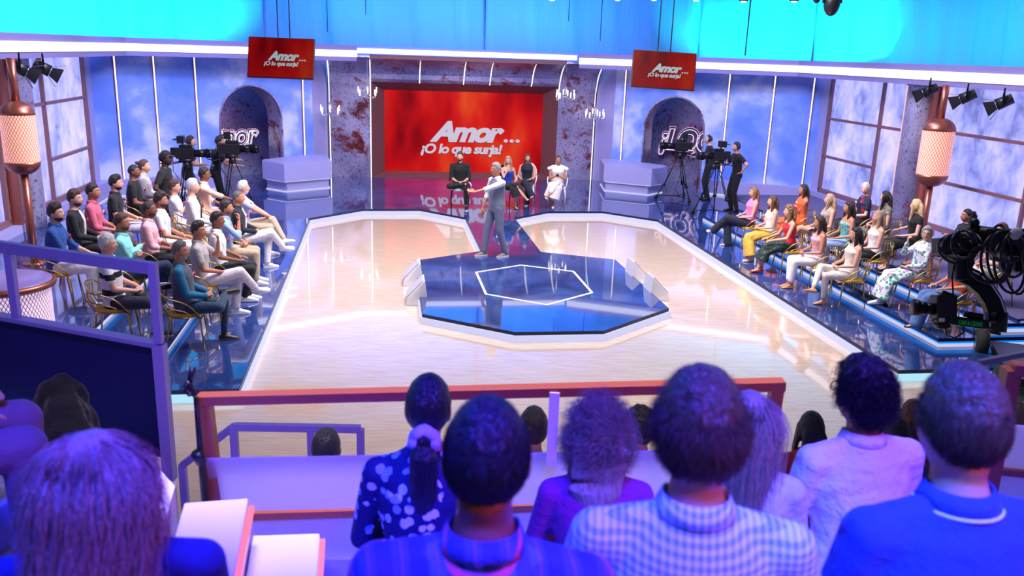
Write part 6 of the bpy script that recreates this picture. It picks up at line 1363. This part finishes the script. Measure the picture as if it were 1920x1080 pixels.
# white stair blocks with coral edge strips
CORAL = mat('coral_light_strip', (1, .5, .45), .4, 0, 1.1, hexc(255, 120, 118))
def stepblock(pts, z, label, strip_pts):
    P_ = [at(x, y, z) for x, y in pts]; o_ = V(P_[0].x, P_[0].y, FB); e = empty('stair_block', o_, 0, label, 'step')
    q = MB(); q.prism([(p.x-o_.x, p.y-o_.y) for p in P_], 0, z-FB); q.build('block', WHSTEP, e, False, .008)
    q = MB(); a, b = [at(x, y, z-.02)-o_ for x, y in strip_pts]; q.tube([a, b], .016, 4); q.build('edge_strip', CORAL, e)
stepblock([(345, 942), (466, 933), (438, 1085), (296, 1120)], 1.93, 'upper white stair block with a coral glowing edge beside the barrier', [(472, 952), (446, 1085)])
stepblock([(474, 1003), (600, 999), (592, 1130), (452, 1130)], 1.74, 'lower white stair block with a coral glowing edge beside the barrier', [(605, 1014), (598, 1120)])
q = MB(); P_ = [at(x, y, 2.2) for x, y in ((60, 915), (28, 901), (-120, 960), (-60, 1010), (0, 948))]; P_ = [at(x, y, 2.2) for x, y in ((62, 915), (28, 900), (-140, 950), (-70, 985))]
q.prism([(p.x, p.y) for p in P_], FA, 2.2); tag(q.build('box_seat', mat('lilac_box_paint', hexc(186, 176, 236), .5), None, False, .008), 'lilac box at the lower left edge beside the long-haired person', 'box')
# white wall end at the left of the steps
q = MB(); P_ = [at(x, y, 1.95) for x, y in ((300, 880), (328, 912), (292, 1040), (250, 985))]; q.prism([(p.x, p.y) for p in P_], FB, 1.95); o = struct(q.build('wall_stub', WHSTEP))

# strands of hair for the people close to the camera
def strands(body, HM, m, n, kind, L=.02, r=.0007, fem=False, th=.012, style='full', seed=0, name='hair_strands', spread=1.0):
    rnd = np.random.RandomState(seed); vs = []; fs = []
    def tri(pts, r):
        b = len(vs); k = len(pts)
        for i, p in enumerate(pts):
            d = (pts[min(i+1, k-1)]-pts[max(i-1, 0)]).normalized(); a = d.orthogonal().normalized(); c = d.cross(a); rr = r*(1-.7*i/(k-1))
            for j in range(3): vs.append(tuple(p+a*math.cos(2.094*j)*rr+c*math.sin(2.094*j)*rr))
        for i in range(k-1):
            for j in range(3): fs.append((b+i*3+j, b+i*3+(j+1) % 3, b+(i+1)*3+(j+1) % 3, b+(i+1)*3+j))
    LN = LINES[style]; cnt = 0
    while cnt < n:
        d = Vector(rnd.normal(size=3)).normalized(); p = head_point(d, fem)
        if p.z < interp(LN, min(p.y, .099))+.004: continue
        cnt += 1; p = p+d*th*.75; nrm = d.copy()
        if kind == 'short': # lying strands following the crown swirl
            fl = V(-p.y*.2+rnd.normal()*.25, p.x*.4+rnd.normal()*.25+(.5 if p.z > .06 else 0), -.9 if p.z < .07 else -.1); fl = (fl-nrm*fl.dot(nrm)).normalized()
            l = L*(.6+rnd.rand()*.8); pts = [p+fl*l*t+nrm*l*(.35*t-.2*t*t)*spread for t in (0, .35, .7, 1)]
        elif kind == 'curl':
            ax = (nrm+V(rnd.normal()*.5, rnd.normal()*.5, -.6 if p.z < .05 else .1)).normalized(); a = ax.orthogonal().normalized(); c = ax.cross(a); l = L*(.5+rnd.rand()); ph = rnd.rand()*6.3; cr = .009*(.6+rnd.rand()*.8); tn = 2+rnd.rand()*2
            pts = [p+ax*l*t+(a*math.cos(ph+t*tn*6.28)+c*math.sin(ph+t*tn*6.28))*cr*min(1, t*3+.2)+V(0, 0, -.02*t*t) for t in [k/14 for k in range(15)]]
        else: # long hanging
            fl = V(nrm.x*.5, nrm.y*.5-.1, -1); pts = [p.copy()]; q_ = p.copy(); l = L*(.75+rnd.rand()*.4); ph = rnd.rand()*6.3; wv = spread*.010
            for k in range(12):
                t = k/12; n2 = V(q_.x, q_.y, 0); 
                dirv = (V(nrm.x*.06*(1-t), nrm.y*.3*(1-t)-.06, -1)+ (V(q_.x, q_.y, q_.z).normalized()*.3 if q_.z > -.02 else V(0, 0, 0))).normalized()
                if q_.z > -.02: dirv = (dirv-q_.normalized()*dirv.dot(q_.normalized())*1.0).normalized()
                q_ = q_+dirv*l/12; pts.append(q_+V(math.sin(ph+k*.9), math.cos(ph+k*.9), 0)*wv*min(1, t*2))
        tri([HM @ p_ for p_ in pts], r*(.7+rnd.rand()*.6))
    me = bpy.data.meshes.new(name); me.from_pydata(vs, [], fs); me.materials.append(m); me.polygons.foreach_set('use_smooth', [True]*len(me.polygons)); me.update()
    o = bpy.data.objects.new(name, me); COL.objects.link(o); o.parent = body; o['kind'] = 'stuff'; return o

def viewer(px, floor, yaw, sp, label, hs=None):
    sp['label'] = label; sp.setdefault('vox', .008); sp.setdefault('cvox', .009); sp.setdefault('hvox', .007); b, o = place(px, floor, math.radians(yaw), sp)
    if hs:
        # the head frame again, for the strands
        bb, HM, d = b; strands(bb, HM, hairm(sp['hc']), *hs[0:2], **hs[2])
    return b, o
# nearest row
viewer((912, 862), FA, -2, dict(topm=m_plaid(), sleeve='short', collar=True, botm=DEN, hair='buzz', hc='black', skin='brown', arms='thigh', legs='wide', lean=6, hp=-4, seed=1), 'person in a blue and red plaid shirt, centre foreground', (9000, 'short', dict(L=.007, r=.0006, th=.006, style='short', seed=1, spread=1.6)))
viewer((1311, 812), FA, -4, dict(topm=m_gingham(), sleeve='long', collar=True, botm=DEN, hair='swept', hc='brown', skin='light', arms='thigh', lean=7, hyaw=6, fat=1.1, seed=2), 'person in a pale gingham shirt in the foreground', (6000, 'short', dict(L=.035, r=.0007, th=.014, style='full', seed=2, spread=1.0)))
viewer((1800, 800), FA, 6, dict(topm=C('blue_polo', (34, 66, 170), .85, .5), sleeve='short', collar=True, tipping=mat('white_piping', hexc(232, 238, 246), .6), botm=DEN, hair='short', hc='brown', skin='light', arms='lap', lean=8, fat=1.15, seed=3), 'person in a blue polo with white-tipped collar, rightmost in the foreground', (6000, 'short', dict(L=.018, r=.0007, th=.011, style='short', seed=3, spread=1.2)))
viewer((174, 918), FA, 14, dict(fem=True, topm=C('deep_blue_jacket', (26, 30, 96), .85, .5), topname='jacket', sleeve='long', botm=DEN, hair='long', hc='ash', hl=.42, hw=.72, skin='fair', arms='lap', legs='back', lean=-17, sh=1.25, s=.92, hyaw=-22, seed=4), 'person in a navy jacket, lower left foreground', (5000, 'long', dict(L=.42, r=.0011, th=.014, style='long', seed=4, fem=True, spread=1.0)))
# second row
viewer((1617, 742), FB, 12, dict(topm=C('white_linen_shirt', (236, 236, 242), .85, .8), sleeve='long', collar=True, botm=DEN, hair='messy', hc='black', skin='light', glasses=True, arms='lap', lean=7, hyaw=18, fat=1.12, seed=5), 'person in a white shirt and glasses, right of centre in the second row', (3000, 'curl', dict(L=.03, r=.0010, th=.02, style='full', seed=5)))
viewer((1122, 818), FB, 0, dict(fem=True, topm=C('magenta_blouse', (150, 30, 110), .8, .5), sleeve='long', botm=DEN, hair='curly', hc='ash', hl=.30, hw=.9, skin='fair', arms='lap', lean=4, s=.92, seed=6), 'person in a purple blouse with long curly hair, behind the centre viewer', (5000, 'curl', dict(L=.06, r=.0009, th=.024, style='long', seed=6, fem=True)))
FLN = m_floral('navy_white_blossom', hexc(18, 20, 74), hexc(226, 230, 248), hexc(150, 176, 236), 24, .52)
SCR = C('lilac_scrunchie', (190, 176, 232), .9, .8)
def scrunchie(child, nm, d):
    q = MB(); HM = d['HM']; q.tube([HM @ V(.036*math.cos(t), -.12+.010*math.sin(t*5), -.055+.034*math.sin(t)) for t in [2*PI*k/24 for k in range(24)]], .020, 8, True); o = q.build(nm, SCR, d['body'], True); remesh(o, .008, 1)
viewer((803, 768), FB, 0, dict(fem=True, topm=FLN, sleeve='long', collar=True, botm=DEN, hair='pony', hc='black', bz=-.055, hl=.36, skin='tan', arms='lap', lean=5, s=1.0, seed=7, apart=(('scrunchie', scrunchie),)), 'person with a low black ponytail and lilac scrunchie in a navy blossom shirt', None)
viewer((1402, 800), FB, -6, dict(fem=True, topm=C('pale_blouse', (210, 204, 220)), sleeve='long', botm=DEN, hair='long', hc='ash', hl=.46, skin='fair', arms='lap', lean=4, s=.97, seed=8), 'person with long straight ash-blonde hair right of the gingham viewer', (2500, 'long', dict(L=.44, r=.0010, th=.012, style='long', seed=8, fem=True, spread=.3)))
# row beyond the barrier
LOW = [((612, 842), dict(hair='buzz', hc='black', skin='brown', topm=C('grey_tee', (90, 90, 100))), 'person with cropped black hair below the barrier, seen left of the ponytail'),
 ((1000, 806), dict(hair='swept', hc='black', skin='light', topm=C('black_tee', (12, 12, 16))), 'person with sleek black hair below the barrier by the taped white post'),
 ((1199, 806), dict(hair='messy', hc='black', skin='light', topm=C('blue_tee', (80, 100, 170))), 'person with short dark curls below the barrier, beside the curly-haired viewer'),
 ((1521, 806), dict(fem=True, hair='long', hc='black', hl=.34, skin='light', topm=C('brick_red', (168, 36, 44)), sleeve='long'), 'person with long black hair in a brick red top right of the barrier'),
 ((1680, 816), dict(fem=True, hair='long', hc='dark', hl=.36, skin='tan', topm=C('royal_blue', (30, 70, 200))), 'person with long dark hair between the white shirt and the blue polo'),
 ((1712, 782), dict(fem=True, hair='long', hc='red_brown', hl=.30, skin='fair', topm=C('terracotta', (190, 90, 70))), 'person with reddish brown hair beside the blue polo viewer')]
for px, sp, lab in LOW:
    sp.setdefault('sleeve', 'short'); sp.update(label=lab, botm=DEN, lean=3, arms='lap')
    place(px, FC if px[1] > 790 else FC-.25 if 0 else FC, math.radians(-2), sp)
viewer((1900, 785), FC, 10, dict(fem=True, hair='wavy', hc='ash', hl=.2, skin='fair', topm=C('white_tee', (236, 234, 240)), botm=DEN, lean=3, arms='lap', vox=.0105), 'person with light wavy hair at the right edge behind the second barrier', None)
# person at the left edge: only a knee is in the picture
kp = PZ(36, 812, 2.75); sp = dict(topm=C('brown_jumper', (70, 56, 50)), sleeve='long', botm=C('taupe_trousers', (120, 100, 96), .85, .5), hair='short', hc='dark', skin='light', arms='thigh', legs='flat', lean=0, label='seated person in taupe trousers at the left edge, only a knee showing'); yaw = math.radians(-58)
fl = kp.z-.56; R3_ = Matrix.Rotation(yaw, 3, 'Z'); pp = Vector((kp.x, kp.y, 0))-R3_ @ V(.12, .44, 0); person((pp.x, pp.y, fl), yaw, sp)
q = MB(); q.prism([tuple((R3_ @ V(x, y, 0)+Vector((pp.x, pp.y, 0)))[:2]) for x, y in ((-.3, -.3), (.3, -.3), (.3, .7), (-.3, .7))], FA-.1, fl); struct(q.build('floor_side_stand', GREYSTEP))
q = MB(); q.box((0, 0, .21), (.46, .44, .42)); o = q.build('stool', BLACK, None, False, .03); o.location = (pp.x, pp.y, fl); o.rotation_euler = (0, 0, yaw); tag(o, 'black seat under the person in taupe trousers at the left edge', 'stool')
bench('b', 1.20, FA, -1.6, 2.2, 'long painted bench of the nearest audience row'); bench('b', 2.55, FB, -.9, 2.4, 'long painted bench of the second audience row'); bench('b', 4.55, FC, -1.8, 3.2, 'long painted bench of the row beyond the barrier')
